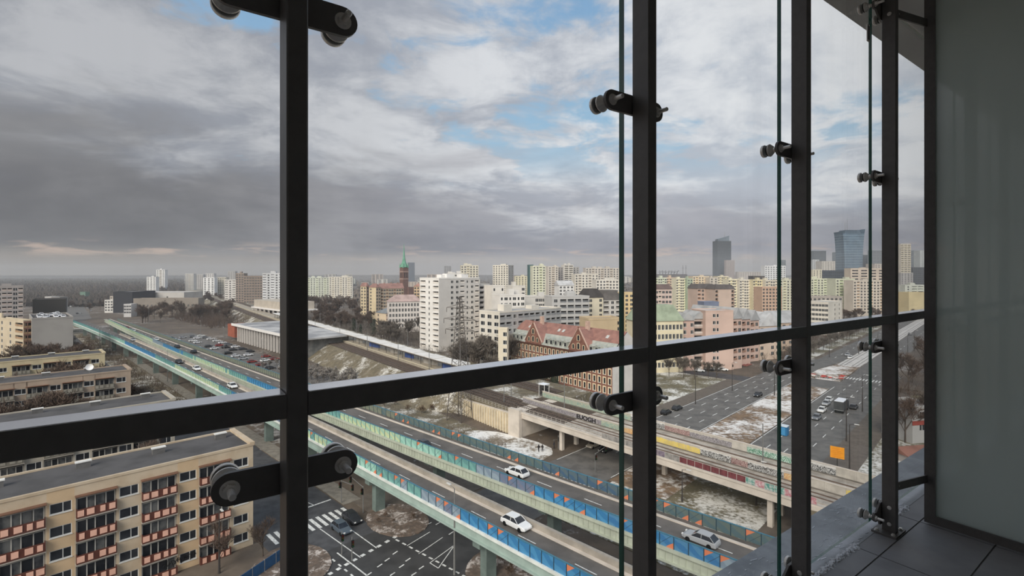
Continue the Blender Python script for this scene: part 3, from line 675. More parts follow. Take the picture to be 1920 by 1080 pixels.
# railings
def railing(label, o, s0, s1, z, h, m, step=1.6, panels=None):
    r = thing('railing', label, 'railing', W((s0+s1)/2, qR((s0+s1)/2)+o, z)); r0 = wloc(r)
    pm = MB(); pm.box(-.03, .03, -.03, .03, 0, h); me = pm.mesh('post', m)
    for s in np.arange(s0, s1, step):
        x, y = W(s, qR(s)+o); ob('post', me, r, (x-r0.x, y-r0.y, 0), GA)
    for zz in (h, h*.55, .15):
        mb = MB(); strip(mb, qR, s0, s1, o-.025, o+.025, z+zz-.03, z+zz+.02, 6); mb.build('rail', m, r)
    if panels:
        for s in np.arange(s0, s1-step, step):
            c = panels(s)
            if c is None: continue
            a, b = W(s, qR(s)+o-.03), W(s+step, qR(s+step)+o-.03); mb = MB(); d = ((b[0]-a[0])/step, (b[1]-a[1])/step)
            mb.obox(((a[0]+b[0])/2, (a[1]+b[1])/2), d, step*.94, .03, z+.12, z+h-.03); mb.build('infill_panel', c, r)
m_prail = mat('pale_railing', (190, 184, 176), .6, .05, 2)
p_red = mat('dark_red_panel', (118, 64, 68), .7, .2, 1.5); p_teal = mat('teal_graffiti_panel', (70, 128, 118), .7, .35, 2.5, col2=(200, 206, 200)); p_pink = mat('pink_graffiti_panel', (168, 104, 112), .7, .3, 2.5, col2=(210, 200, 200)); p_grey = mat('grey_infill_panel', (150, 146, 142), .7, .2, 1.2); p_lil = mat('lilac_infill_panel', (132, 120, 134), .7, .2, 1.2)
def infill(s):
    if s < -60: return None
    if s < -50: return p_grey
    if s < -46: return p_lil
    if s < -42: return p_grey
    if s < -31: return p_red
    if s < -28.5: return p_teal
    if s < -27: return p_pink
    if s < -24: return p_teal
    return p_pink
railing('pale railing with dark red panels on the near edge of the railway bridge', -.38, -87, -18, RT+.12, 1.15, m_prail, 1.5, infill)
railing('pale railing along the top of the ribbed wall', -.3, -125, -89, RT-.9, 1.1, m_prail, 1.5)
railing('thin pale railing beside the far track', 15.2, -90, -20, RT, 1.1, m_prail, 2.0)
# graffiti walls between the tracks: one wall block per span, each painted
def graffiti_mat(name, base, inks, scale, thr, seed):
    """spray painted strokes: jagged slanting bands inside a ragged outline"""
    m = bpy.data.materials.new(name); m.use_nodes = True; t = NT(m.node_tree); p = t.n['Principled BSDF']; p.inputs['Roughness'].default_value = .8
    g = t.n.new('ShaderNodeNewGeometry'); gx, gy, gz = t.sep(g.outputs['Position'])
    along = t.m('ADD', t.m('MULTIPLY', gx, AX[0]), t.m('MULTIPLY', gy, AX[1])); tcn = t.n.new('ShaderNodeTexCoord'); x, y, z = t.sep(tcn.outputs['Object'])
    v = t.comb(along, seed, z); n1 = t.noise(v, 1.6, 3, .5); n2 = t.noise(v, 3.4, 2, .5)
    ph = t.m('ADD', t.m('MULTIPLY', along, scale), t.m('ADD', t.m('MULTIPLY', z, scale*.8), t.m('MULTIPLY', n1, 7.0)))
    zig = t.m('ABSOLUTE', t.m('SUBTRACT', t.m('FRACT', ph), .5)); ph2 = t.m('ADD', t.m('MULTIPLY', along, scale*.55), t.m('ADD', t.m('MULTIPLY', z, -scale*1.3), t.m('MULTIPLY', n2, 5.0))); zag = t.m('ABSOLUTE', t.m('SUBTRACT', t.m('FRACT', ph2), .5))
    ink = t.m('MAXIMUM', t.rng(zig, .16, .20, 1, 0), t.rng(zag, .12, .16, 1, 0))
    out_ = t.m('MULTIPLY', t.rng(t.m('ADD', z, t.m('MULTIPLY', n2, .5)), .38, .44), t.rng(t.m('ADD', z, t.m('MULTIPLY', n1, .5)), 1.48, 1.54, 1, 0))
    c = t.mix(ink, lin(inks[-1]), lin(inks[0])); dirt = t.noise(g.outputs['Position'], .8, 5, .6)
    c = t.mix(out_, lin(base), c); c = t.mix(t.rng(dirt, .4, .75, 0, .3), c, lin((120, 112, 104)))
    t.l.new(c, p.inputs['Base Color']); return m
GB_ = (188, 182, 172)
gm = {'plain': mat('plain_parapet', (190, 184, 174), .85, .1, .8),
      'black': graffiti_mat('graffiti_black_white', (212, 210, 206), [(22,22,24),(206,206,204)], 1.5, .47, 3),
      'yellow': graffiti_mat('graffiti_yellow', GB_, [(224,200,86),(206,186,140)], .7, .46, 11),
      'green': graffiti_mat('graffiti_green', (188,188,180), [(40,120,88),(206,222,212)], 1.6, .40, 5),
      'silver': graffiti_mat('graffiti_silver', GB_, [(112,106,112),(172,168,170)], 1.6, .44, 8),
      'orange': graffiti_mat('graffiti_orange', GB_, [(196,140,92),(214,196,150)], .8, .50, 21),
      'pink': graffiti_mat('graffiti_pink', GB_, [(120,84,84),(186,164,158)], 1.8, .46, 15),
      'teal': graffiti_mat('graffiti_teal', (178,176,160), [(126,160,152),(186,182,158)], .5, .5, 27)}
def gwall(label, o, s0, s1, z, h, spans, root_label_cat='wall'):
    r = thing('parapet_wall', label, 'wall', W((s0+s1)/2, qR((s0+s1)/2)+o, z)); r0 = wloc(r)
    step = 3.0; mesh = {}
    for s in np.arange(s0, s1, step):
        key = 'plain'
        for lo, hi, k_ in spans:
            if lo <= s < hi: key = k_
        a, b = W(s, qR(s)+o), W(s+step, qR(s+step)+o); L = math.hypot(b[0]-a[0], b[1]-a[1])
        if key not in mesh:
            mb = MB(); mb.box(.01, L-.01, -.12, .12, 0, h); mesh[key] = mb.mesh('wall_block', gm[key])
        o_ = ob('wall_block', mesh[key], r, (a[0]-r0.x, a[1]-r0.y, 0), math.atan2(b[1]-a[1], b[0]-a[0]))
    mb = MB(); strip(mb, qR, s0, s1, o-.18, o+.18, z+h, z+h+.12, 6); mb.build('coping', m_conc2, r)
    mb = MB(); strip(mb, qR, s0, s1, o-.5, o-.12, z-.1, z+.22, 6); mb.build('plinth', mat('dark_plinth', (116, 110, 102), .9, .1, .6), r)
    return r
w1 = gwall('graffiti wall between the two bridge tracks, yellow and black lettering', 6.35, -92, 38, RT, 1.55, [(-92,-66,'silver'),(-66,-61,'teal'),(-61,-56,'orange'),(-56,-47,'yellow'),(-47,-41,'yellow'),(-41,-35,'black'),(-35,-33,'pink'),(-33,-26,'black'),(-26,-23,'orange'),(-23,-19,'plain'),(-19,-15,'yellow')])
w2 = gwall('far graffiti wall of the railway bridge, black tags and green lettering', 14.4, -92, 38, RT, 1.7, [(-92,-78,'teal'),(-78,-64,'teal'),(-64,-54,'black'),(-54,-47,'pink'),(-47,-38,'silver'),(-38,-36,'plain'),(-36,-28,'green'),(-28,-20,'black')])
# readable lettering on the near graffiti wall
def letters(parent, text, s, o, z, h, m, squash=1.0, depth=.02):
    cu = bpy.data.curves.new('lettering', 'FONT'); cu.body = text; cu.size = h*1.35; cu.extrude = depth; cu.space_character = .95; cu.offset = .03
    t = bpy.data.objects.new('lettering_tmp', cu); COL.objects.link(t); bpy.context.view_layer.update()
    me = bpy.data.meshes.new_from_object(t.evaluated_get(bpy.context.evaluated_depsgraph_get())); bpy.data.objects.remove(t)
    me.materials.clear(); me.materials.append(m); r0 = wloc(parent); x, y = W(s, qR(s)+o)
    o_ = ob('lettering', me, parent, (x-r0.x, y-r0.y, z-r0.z)); o_.rotation_euler = (math.pi/2, 0, GA-.09); o_.scale = (squash, 1, 1)
    return o_
m_ink = mat('black_spray_paint', (20, 20, 22), .7, 0)
letters(w1, 'EUOGH', -72.5, 6.18, RT+.25, 1.05, m_ink, 1.25)
# station platform and canopy
pf = thing('station_platform', 'long station platform with a pale snow-covered canopy', 'platform', W(-220, qR(-220)+12, 0))
mb = MB(); strip(mb, qR, -640, -128, 8.2, 16.5, RT-.2, RT+.9, 12); mb.build('platform_slab', mat('platform_paving', (168, 158, 142), .85, .1, .5), pf)
mb = MB(); strip(mb, qR, -640, -128, 8.1, 8.6, RT+.88, RT+.96, 12); mb.build('edge_stones', mat('platform_edge', (222, 210, 180), .8, .06, .6), pf)
cm = mat('canopy_snow', (226, 222, 216), .9, .06, .4)
r0 = wloc(pf)
for i in range(34):
    s = -400+i*8.0; mb = MB()
    P = [W(s+.08, qR(s)+8.9), W(s+7.9, qR(s+8)+8.9), W(s+7.9, qR(s+8)+14.3), W(s+.08, qR(s)+14.3)]
    dz = .18 if i % 2 else 0
    mb.hexa([(x,y,z) for (x,y),z in zip(P, (10.15,10.15,10.3,10.3))], [(x,y,z+dz) for (x,y),z in zip(P, (10.5,10.5,10.62,10.62))]); mb.build('canopy_section', cm, pf)
    for o in (10.0, 13.2):
        mb = MB(); x, y = W(s+4, qR(s+4)+o); mb.tube((x,y,RT+.9), (x,y,10.2), .12, n=6); mb.build('column', mat('dark_column', (62, 58, 56), .6, 0), pf)
mb = MB(); strip(mb, qR, -400, -128, 8.85, 8.95, 9.95, 10.35, 8); mb.build('fascia', mat('canopy_fascia', (92, 86, 80), .7, .1, 1), pf)
for i, s in enumerate((-362,-330,-300,-262,-248,-225,-206,-184,-170,-152,-140)):
    mb = MB(); x, y = W(s, qR(s)+12.2); mb.obox((x, y), AX, 6.0 if i % 3 else 9, .25, RT+.9, RT+3.1); mb.build('windscreen', mat('blue_screen' if i % 2 == 0 else 'pale_screen', (72, 98, 160) if i % 2 == 0 else (176, 172, 166), .4, .1, 1), pf)
# ================================================================== building kit
m_pane = mat('window_pane', (36, 38, 42), .15, .25, .35, spec=.45, col2=(58, 60, 64))
m_frame = mat('white_window_frame', (222, 220, 214), .6, 0)
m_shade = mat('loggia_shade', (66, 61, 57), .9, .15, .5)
m_froof = mat('bitumen_roof', (86, 84, 84), .9, .15, .25); m_sroof = mat('snowy_flat_roof', (172, 168, 164), .9, .25, .12, col2=(120, 114, 108))
m_slate = mat('grey_slate_roof', (132, 134, 136), .8, .15, .4)
SPEC = {'w': (1.75,1.6,.8), 'W': (2.5,1.65,.8), 's': (.95,1.45,.9), 't': (1.25,2.1,.8), 'b': (9,2.15,.3), 'h': (9,1.7,.8)}
WIN = {}
def win_mesh(w, h):
    key = (round(w, 2), round(h, 2))
    if key not in WIN:
        f = .07; a = MB(); y0, y1 = .05, .13
        for bx in ((-w/2,-w/2+f,0,h),(w/2-f,w/2,0,h),(-w/2+f,w/2-f,0,f),(-w/2+f,w/2-f,h-f,h)): a.box(bx[0],bx[1],y0,y1,bx[2],bx[3])
        if w > 1.0: a.box(w*.10-f/2, w*.10+f/2, y0, y1, f, h-f)
        a.box(-w/2-.06, w/2+.06, -.09, .05, -.07, 0)                      # sill
        b = MB(); b.box(-w/2+f, w/2-f, .10, .14, f, h-f)
        WIN[key] = (a.mesh('window', m_frame), b.mesh('pane', m_pane))
    return WIN[key]
def wall_face(mb, P, d, L, z0, z1, holes, rec, mi=0):
    """wall from P along unit d (viewer's left to right), rectangular holes (u0,u1,v0,v1) cut with reveals of depth rec"""
    n = (d[1], -d[0])
    def pt(u, v, r=0.0): return (P[0]+d[0]*u-n[0]*r, P[1]+d[1]*u-n[1]*r, v)
    us = sorted({0.0, L}|{round(h[0],4) for h in holes}|{round(h[1],4) for h in holes}); rows = {}
    for h in holes: rows.setdefault((round(h[2],4), round(h[3],4)), []).append((round(h[0],4), round(h[1],4), h[4] if len(h) > 4 else rec))
    vs = sorted(rows); z = z0
    merged = []
    for (a, b) in vs:
        if a < z-1e-6: continue
        merged.append((a, b)); 
        if a > z+1e-6: mb.quad(pt(0,z), pt(L,z), pt(L,a), pt(0,a), mi)
        hs = sorted(rows[(a, b)]); u = 0.0
        for (h0, h1, r) in hs:
            if h0 > u+1e-6: mb.quad(pt(u,a), pt(h0,a), pt(h0,b), pt(u,b), mi)
            mb.quad(pt(h0,a), pt(h1,a), pt(h1,a,r), pt(h0,a,r), mi); mb.quad(pt(h0,b,r), pt(h1,b,r), pt(h1,b), pt(h0,b), mi)
            mb.quad(pt(h0,a), pt(h0,a,r), pt(h0,b,r), pt(h0,b), mi); mb.quad(pt(h1,a,r), pt(h1,a), pt(h1,b), pt(h1,b,r), mi)
            u = h1
        if L > u+1e-6: mb.quad(pt(u,a), pt(L,a), pt(L,b), pt(u,b), mi)
        z = b
    if z1 > z+1e-6: mb.quad(pt(0,z), pt(L,z), pt(L,z1), pt(0,z1), mi)
def facade(root, body, wins, P, d, L, z0, z1, pat, fh, indiv, rail, zfirst=0.0, rec=.15):
    """cut the window grid of one face; small far windows are gathered in wins, near ones become window parts"""
    if not pat or L < 1.5: wall_face(body, P, d, L, z0, z1, [], rec); return
    n = (d[1], -d[0]); cell = L/len(pat); rows = max(1, int((z1-z0-.6-zfirst)/fh)); holes = []; base = z1-.55-rows*fh
    for r in range(rows):
        zb = base+r*fh; byrow = {}
        for i, ch in enumerate(pat):
            if ch == '.': continue
            w, h, sill = SPEC[ch]; w = min(w, cell*.84); h = min(h, fh-.5); sill = min(sill, fh-h-.25)
            u = (i+.5)*cell; 
            # one common band of heights per row keeps the cut simple
            byrow.setdefault((zb+sill, zb+sill+h), []).append((u-w/2, u+w/2, ch))
        keys = sorted(byrow)
        if len(keys) > 1:      # overlapping bands: use the tallest band's limits for all
            a = min(k_[0] for k_ in keys if True); a = max(k_[0] for k_ in keys) if a < zb+.2 else a
            b = min(k_[1] for k_ in keys); a2 = max(k_[0] for k_ in keys)
            lo = a2; hi = b if b > a2+.6 else a2+1.2
            allh = [(u0, u1, ch) for k_ in keys for (u0, u1, ch) in byrow[k_]]; byrow = {(lo, hi): allh}
        for (a, b), hs in byrow.items():
            for (u0, u1, ch) in hs:
                deep = ch == 'b'; r_ = 1.0 if deep else rec
                holes.append((u0, u1, a, b, r_))
                def pt(u, v, rr): return (P[0]+d[0]*u-n[0]*rr, P[1]+d[1]*u-n[1]*rr, v)
                if indiv and not deep:
                    wm, pm_ = win_mesh(u1-u0, b-a); c = pt((u0+u1)/2, a, 0); rl_ = wloc(root); an = math.atan2(d[1], d[0])
                    o = ob('window', wm, root, (c[0]-rl_.x, c[1]-rl_.y, c[2]-rl_.z), an); ob('pane', pm_, o)
                else:
                    e = r_-.02
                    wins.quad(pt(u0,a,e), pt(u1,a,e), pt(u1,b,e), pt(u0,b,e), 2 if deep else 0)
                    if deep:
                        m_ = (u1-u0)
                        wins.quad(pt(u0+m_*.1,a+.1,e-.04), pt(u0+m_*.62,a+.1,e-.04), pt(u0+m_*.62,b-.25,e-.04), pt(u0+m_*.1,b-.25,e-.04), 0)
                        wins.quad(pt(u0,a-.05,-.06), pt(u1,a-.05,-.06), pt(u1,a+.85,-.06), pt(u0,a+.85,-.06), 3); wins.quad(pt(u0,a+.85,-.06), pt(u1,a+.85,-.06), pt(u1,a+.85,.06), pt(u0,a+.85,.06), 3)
                    elif u1-u0 > 1.0:
                        c = (u0+u1)/2; wins.quad(pt(c-.06,a,e-.04), pt(c+.06,a,e-.04), pt(c+.06,b,e-.04), pt(c-.06,b,e-.04), 1)
    wall_face(body, P, d, L, z0, z1, holes, rec)
def soft(c, k_=.46):
    g = .3*c[0]+.59*c[1]+.11*c[2]; return tuple(int(round(v+(g-v)*k_)) for v in c)
def building(name, label, cat, C, phi, wl, wr, z1, col, patL='', patR='', fh=2.85, roof='flat', roofcol=None, rh=3.0, indiv=False, group=None, colR=None, rail=(190,180,165), parapet=.5, hut=0, var=.06, zf=0.0, band=None):
    col = soft(col); colR = soft(colR) if colR else None; roofcol = soft(roofcol) if roofcol else None
    r = (math.cos(phi), math.sin(phi)); l = (-r[1], r[0])
    A = (C[0]+l[0]*wl, C[1]+l[1]*wl); B = (C[0]+r[0]*wr, C[1]+r[1]*wr); D = (A[0]+r[0]*wr, A[1]+r[1]*wr)
    root = thing(name, label, cat, ((A[0]+B[0])/2, (A[1]+B[1])/2, 0), 0, group)
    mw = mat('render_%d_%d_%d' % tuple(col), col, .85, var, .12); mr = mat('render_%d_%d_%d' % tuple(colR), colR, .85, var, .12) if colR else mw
    wins = MB(); bl, brt = MB(), MB()
    facade(root, bl, wins, A, (-l[0], -l[1]), wl, 0, z1, patL, fh, indiv, rail, zf)
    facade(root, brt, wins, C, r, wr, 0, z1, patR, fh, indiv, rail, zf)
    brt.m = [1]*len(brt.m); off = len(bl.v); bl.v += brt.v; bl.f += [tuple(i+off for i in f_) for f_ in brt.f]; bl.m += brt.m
    wall_face(bl, B, l, wl, 0, z1, [], 0); wall_face(bl, D, (-r[0], -r[1]), wr, 0, z1, [], 0)
    if band:
        for P_, d_, L_ in ((A, (-l[0], -l[1]), wl), (C, r, wr)):
            pass
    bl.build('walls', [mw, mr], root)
    if wins.f: tag(wins.build('windows', [m_pane, m_frame, m_shade, mat('rail_%d_%d_%d' % tuple(rail), rail, .8, .1, .3)], root), kind='stuff')
    def pt(u, v, z): return (C[0]+r[0]*u+l[0]*v, C[1]+r[1]*u+l[1]*v, z)
    rm = mat('roof_%d_%d_%d' % tuple(roofcol), roofcol, .85, .14, .25) if roofcol else m_froof
    rb = MB()
    if roof == 'flat':
        p = .35
        rb.quad(pt(p,p,z1-.02), pt(wr-p,p,z1-.02), pt(wr-p,wl-p,z1-.02), pt(p,wl-p,z1-.02)); rb.build('roof', rm, root)
        pb2 = MB(); h = parapet
        for (u0,u1,v0,v1) in ((-.08,wr+.08,-.08,p),(-.08,wr+.08,wl-p,wl+.08),(-.08,p,p,wl-p),(wr-p,wr+.08,p,wl-p)):
            pb2.hexa([pt(u0,v0,z1-.15),pt(u1,v0,z1-.15),pt(u1,v1,z1-.15),pt(u0,v1,z1-.15)], [pt(u0,v0,z1+h),pt(u1,v0,z1+h),pt(u1,v1,z1+h),pt(u0,v1,z1+h)])
        pb2.build('parapet', mw, root)
        rg = random.Random(len(label)*7+int(wr*10))
        for i in range(hut):
            hb = MB(); u, v = rg.uniform(.15, .75)*wr, rg.uniform(.3, .6)*wl; a, b = min(wr*.22, 5), min(wl*.3, 4); hh = rg.uniform(1.6, 3.0)
            hb.hexa([pt(u,v,z1),pt(u+a,v,z1),pt(u+a,v+b,z1),pt(u,v+b,z1)], [pt(u,v,z1+hh),pt(u+a,v,z1+hh),pt(u+a,v+b,z1+hh),pt(u,v+b,z1+hh)]); hb.build('roof_hut', mw, root)
    elif roof in ('gable', 'hip', 'mansard'):
        e = .45; z0 = z1; zt = z1+rh
        c = [pt(-e,-e,z0), pt(wr+e,-e,z0), pt(wr+e,wl+e,z0), pt(-e,wl+e,z0)]
        if roof == 'mansard':
            k2 = min(rh*.45, wl*.3); t_ = [pt(k2,k2,zt), pt(wr-k2,k2,zt), pt(wr-k2,wl-k2,zt), pt(k2,wl-k2,zt)]; rb.hexa(c, t_)
        else:
            if wr >= wl: in_ = (0 if roof == 'gable' else wl*.45); R0, R1 = pt(-e+in_,wl/2,zt), pt(wr+e-in_,wl/2,zt); 
            else: in_ = (0 if roof == 'gable' else wr*.45); R0, R1 = pt(wr/2,-e+in_,zt), pt(wr/2,wl+e-in_,zt)
            if wr >= wl: rb.quad(c[0], c[1], R1, R0); rb.quad(c[2], c[3], R0, R1); rb.tri(c[1], c[2], R1); rb.tri(c[3], c[0], R0)
            else: rb.quad(c[1], c[2], R1, R0); rb.quad(c[3], c[0], R0, R1); rb.tri(c[0], c[1], R0); rb.tri(c[2], c[3], R1)
            rb.quad(c[3], c[2], c[1], c[0])
        rb.build('roof', rm, root)
        for i in range(hut):
            hb = MB(); u, v = wr*(.2+.6*i/max(1, hut-1)), wl*.5; hb.hexa([pt(u,v,z1),pt(u+.9,v,z1),pt(u+.9,v+.7,z1),pt(u,v+.7,z1)], [pt(u,v,zt+.9),pt(u+.9,v,zt+.9),pt(u+.9,v+.7,zt+.9),pt(u,v+.7,zt+.9)]); hb.build('chimney', mat('chimney_brick', (150, 128, 112), .9, .1, 1), root)
    return root
def solve_w(C, d, x):
    t = (x-960)/FPX; den = d[0]-t*d[1]; return abs((t*C[1]-C[0])/den) if abs(den) > 1e-6 else 10.0
def bld(name, label, cat, x0, xc, x1, ytop, Y, phi, col, patL='', patR='', depth=12.0, **kw):
    """building surveyed from the photo: its near corner at column xc and distance Y, outer edges at columns x0 and x1"""
    C = ((xc-960)/FPX*Y, Y); ph = math.radians(phi); r = (math.cos(ph), math.sin(ph)); l = (-r[1], r[0])
    wr = solve_w(C, r, x1) if x1 > xc else depth; wl = solve_w(C, l, x0) if x0 < xc else depth
    z1 = EYE-(ytop-HOR)*Y/FPX
    return building(name, label, cat, C, ph, wl, wr, z1, col, patL, patR, **kw)
# ================================================================== the housing blocks at the lower left
m_sand = mat('sand_render', (196, 179, 155), .85, .06, .35, col2=(182, 162, 136)); m_och = mat('ochre_render', (200, 173, 139), .85, .06, .35)
m_brown = mat('red_brown_metal', (92, 52, 42), .6, .1, 1.2); m_pink = mat('pink_panel', (226, 176, 154), .7, .06, .8); m_pgrey = mat('grey_panel', (150, 144, 132), .8, .1, .8)
m_curt = mat('curtained_pane', (104, 104, 102), .2, .3, .8, spec=.6, col2=(60, 62, 66))
def box_mesh(name, m, x0, x1, y0, y1, z0, z1):
    b = MB(); b.box(x0, x1, y0, y1, z0, z1); return b.mesh(name, m)
def housing_block(label, s_front, q0, q1, depth, z1, balc, brown, seed, nfl=5, bands=True, wallm=None):
    """slab with its long face looking along +s; columns alternate loggias with four lights and small windows"""
    wallm = wallm or m_sand
    root = thing('apartment_block', label, 'apartment block', W(s_front-depth/2, (q0+q1)/2, 0), 0, 'flat roofed housing slabs'); r0 = wloc(root); rr = random.Random(seed)
    P = W(s_front, q0); d = BX; L = q1-q0; an = GB; n = (d[1], -d[0]); fh = 2.8; base = z1-1.15-nfl*fh; holes = []
    def place(name, me, u, v, out, parent=root):
        x, y = P[0]+d[0]*u+n[0]*out, P[1]+d[1]*u+n[1]*out
        return ob(name, me, parent, (x-r0.x, y-r0.y, v), an)
    bal = [u for u in balc if 2.2 < u < L-2]; BW = 3.9
    wincols = []
    cols = sorted(bal)
    for i, u in enumerate(cols):
        nx = cols[i+1] if i+1 < len(cols) else u+6.9
        c = (u+nx)/2
        if c < L-1.2: wincols.append(c)
    # local x runs along the face, local y runs into the building
    rail_me = box_mesh('balustrade', brown, -BW/2, BW/2, -.62, -.54, -.12, .95); slab_me = box_mesh('balcony_slab', m_conc, -BW/2-.05, BW/2+.05, -.6, 0, -.3, -.12)
    hood_me = box_mesh('hood', mat('brown_hood', (116, 84, 66), .7, .1, 1), -BW/2-.1, BW/2+.1, -.75, 0, 0, .12)
    pan_w = [box_mesh('infill_panel', m_pink if brown is m_brown else m_pgrey, -w/2, w/2, -.67, -.62, .08, .8) for w in (.5, .62, .72)]
    fr = MB(); h = 1.75
    for x in (-BW/2+.1, -BW/2+1.05, -.1, BW/2-1.0, BW/2-.1): fr.box(x-.06, x+.06, .22, .34, .30, .30+h)
    fr.box(-BW/2+.04, BW/2-.04, .22, .34, .22, .32); fr.box(-BW/2+.04, BW/2-.04, .22, .34, .28+h, .36+h); fr_me = fr.mesh('window', mat('pale_loggia_frame', (184, 180, 172), .6, .05, 1))
    pane_me = [box_mesh('pane', m, -w/2, w/2, .30, .33, .32, .28+h) for w in (.83,) for m in (m_pane, m_curt)]
    side_me = box_mesh('balustrade_side', brown, -.04, .04, -.56, 0, -.12, .95)
    for f_ in range(nfl):
        zb = base+f_*fh
        for u in bal:
            holes.append((u-BW/2, u+BW/2, zb+.15, zb+2.45, .5))
            rl_ = place('balcony', slab_me, u, zb, 0)
            b_ = ob('balustrade', rail_me, rl_); 
            for sx in (-1, 1): ob('balustrade_side', side_me, rl_, (sx*(BW/2-.04), 0, 0))
            xs = (-1.55, -.62, .55, 1.48) if (f_+int(u)) % 2 == 0 else (-1.45, -.35, .62, 1.5)
            for i, x in enumerate(xs): ob('infill_panel', pan_w[(i+f_) % 3], rl_, (x, 0, 0))
            wf = place('window', fr_me, u, zb, 0)
            for x in (-BW/2+.57, -.58, .42, BW/2-.55): ob('pane', pane_me[rr.random() < .35], wf, (x, 0, 0))
            if f_ == nfl-1: place('hood', hood_me, u, zb+2.47, 0)
        for u in wincols:
            w, hh = 2.0, 1.25; holes.append((u-w/2, u+w/2, zb+.95, zb+.95+hh, .16)); wm, pm_ = win_mesh(w, hh)
            o = place('window', wm, u, zb+.95, 0); ob('pane', pm_, o)
    # overlapping hole bands: cut wall column by column
    wb_ = MB(); edges = [0.0]
    cuts = sorted([(u-BW/2-.02, u+BW/2+.02, 'b') for u in bal]+[(u-1.25, u+1.25, 'w') for u in wincols]); u0 = 0.0; colsg = []
    for a, b, k_ in cuts:
        if a > u0: colsg.append((u0, a, '.'))
        colsg.append((a, b, k_)); u0 = b
    if u0 < L: colsg.append((u0, L, '.'))
    for a, b, k_ in colsg:
        hs = [(h0-a, h1-a, v0, v1, rc) for (h0, h1, v0, v1, rc) in holes if h0 >= a-1e-6 and h1 <= b+1e-6]
        odd = k_ == 'w' and bands and (wincols.index(min(wincols, key=lambda u: abs(u-(a+b)/2))) % 2 == 0)
        wall_face(wb_, (P[0]+d[0]*a, P[1]+d[1]*a), d, b-a, 0, z1, hs, .16, 1 if odd else 0)
    E1 = W(s_front, q1); E2 = W(s_front-depth, q1); E3 = W(s_front-depth, q0)
    wall_face(wb_, E1, (-AX[0], -AX[1]), depth, 0, z1, [], 0); wall_face(wb_, E2, (-BX[0], -BX[1]), L, 0, z1, [], 0); wall_face(wb_, E3, AX, depth, 0, z1, [], 0)
    wb_.build('walls', [wallm, m_och], root)
    rb = MB(); Q = [W(s_front-.3, q0), W(s_front-.3, q1-.3), W(s_front-depth+.3, q1-.3), W(s_front-depth+.3, q0)]; rb.poly([(x,y,z1-.1) for x,y in Q]); rb.build('roof', m_froof, root)
    pp = MB()
    pp.obox(W(s_front-.1, (q0+q1)/2), BX, L+.3, .35, z1-.2, z1+.12); pp.obox(W(s_front-depth+.1, (q0+q1)/2), BX, L+.3, .35, z1-.2, z1+.12); pp.obox(W(s_front-depth/2, q1-.1), AX, depth, .7, z1-.2, z1+.30)
    pp.build('parapet', wallm, root)
    for i, u in enumerate(np.arange(5, L-2, 8.2)):
        v = MB(); c = W(s_front-depth*(.62+.08*(i % 2)), q0+u); v.obox(c, BX, 1.5, .55, z1-.1, z1+.65, 0); vt = v.build('roof_vent', mat('vent_grey', (104, 102, 100), .8, .1, 1), root)
        v2 = MB(); v2.obox(c, BX, 1.7, .7, z1+.65, z1+.80); v2.build('vent_cap', mat('white_cap', (226, 224, 218), .7, .05, 1), vt)
    return root
# first block: balcony columns measured from the photo
def u_at(x, y, z, q0): return SQ(ground_at(x, y, z))[1]-q0
SF1, Z1B = -80.85, 15.2
def face_u(x, s_front):
    """distance along the slab face (q) seen at pixel column x"""
    t = (x-960)/FPX; return s_front*(t*AX[1]-AX[0])/(BX[0]-t*BX[1])
q0 = -22.0
bal1 = [face_u(x, SF1)-q0 for x in (41.5, 181, 299, 403)]; st = bal1[1]-bal1[0]
bal1 = [bal1[0]-st*2, bal1[0]-st]+bal1
hb1 = housing_block('sand coloured housing block with red-brown balconies and pink panels, nearest at lower left', SF1, q0, 26.6, 9.6, Z1B, bal1, m_brown, 4)
q0 = -25.0; SF2 = -121.0
bal2 = [face_u(x, SF2)-q0 for x in (15, 110, 198, 271)]
hb2 = housing_block('grey housing block directly behind the nearest sand coloured one', SF2, q0, 24.8, 9.8, Z1B, [bal2[0]-8]+bal2, mat('grey_balustrade', (122, 116, 104), .8, .1, 1), 5, bands=False, wallm=mat('grey_render', (176, 168, 154), .85, .08, .3))
q0 = -30.0; SF3 = -166.8
bal3 = [face_u(x, SF3)-q0 for x in (5, 70, 137, 196)]
hb3 = housing_block('brownish housing block with a white dish aerial on its roof', SF3, q0, 24.2, 9.8, Z1B, [bal3[0]-8]+bal3, mat('grey_balustrade', (122, 116, 104)), 6, bands=False, wallm=mat('brown_render', (170, 151, 133), .85, .08, .3))
q0 = -35.0; SF4 = -208.0
bal4 = [face_u(x, SF4)-q0 for x in (40, 98, 152)]
hb4 = housing_block('yellowish housing block with a reddish end, fourth back among the slabs', SF4, q0, 23.4, 9.8, Z1B, [bal4[0]-8]+bal4, mat('grey_balustrade', (122, 116, 104)), 7, bands=False, wallm=mat('yellow_render', (196, 181, 148), .85, .08, .3))
dish = thing('satellite_dish', 'white satellite dish on the roof of the brownish block', 'dish', W(-170, 16, Z1B-.1))
mb = MB(); c = Vector(W(-170, 16, Z1B+1.3)); mb.lathe(c, (.6,-.7,.35), [(0,.15),(.12,.55),(.3,.85),(.33,.83),(.14,.5),(.03,.1)], 20); mb.build('bowl', mat('dish_white', (236, 234, 230), .5, 0), dish)
mb = MB(); mb.tube(W(-170, 16, Z1B-.1), c, .06); mb.build('mast', m_steelgrey, dish)
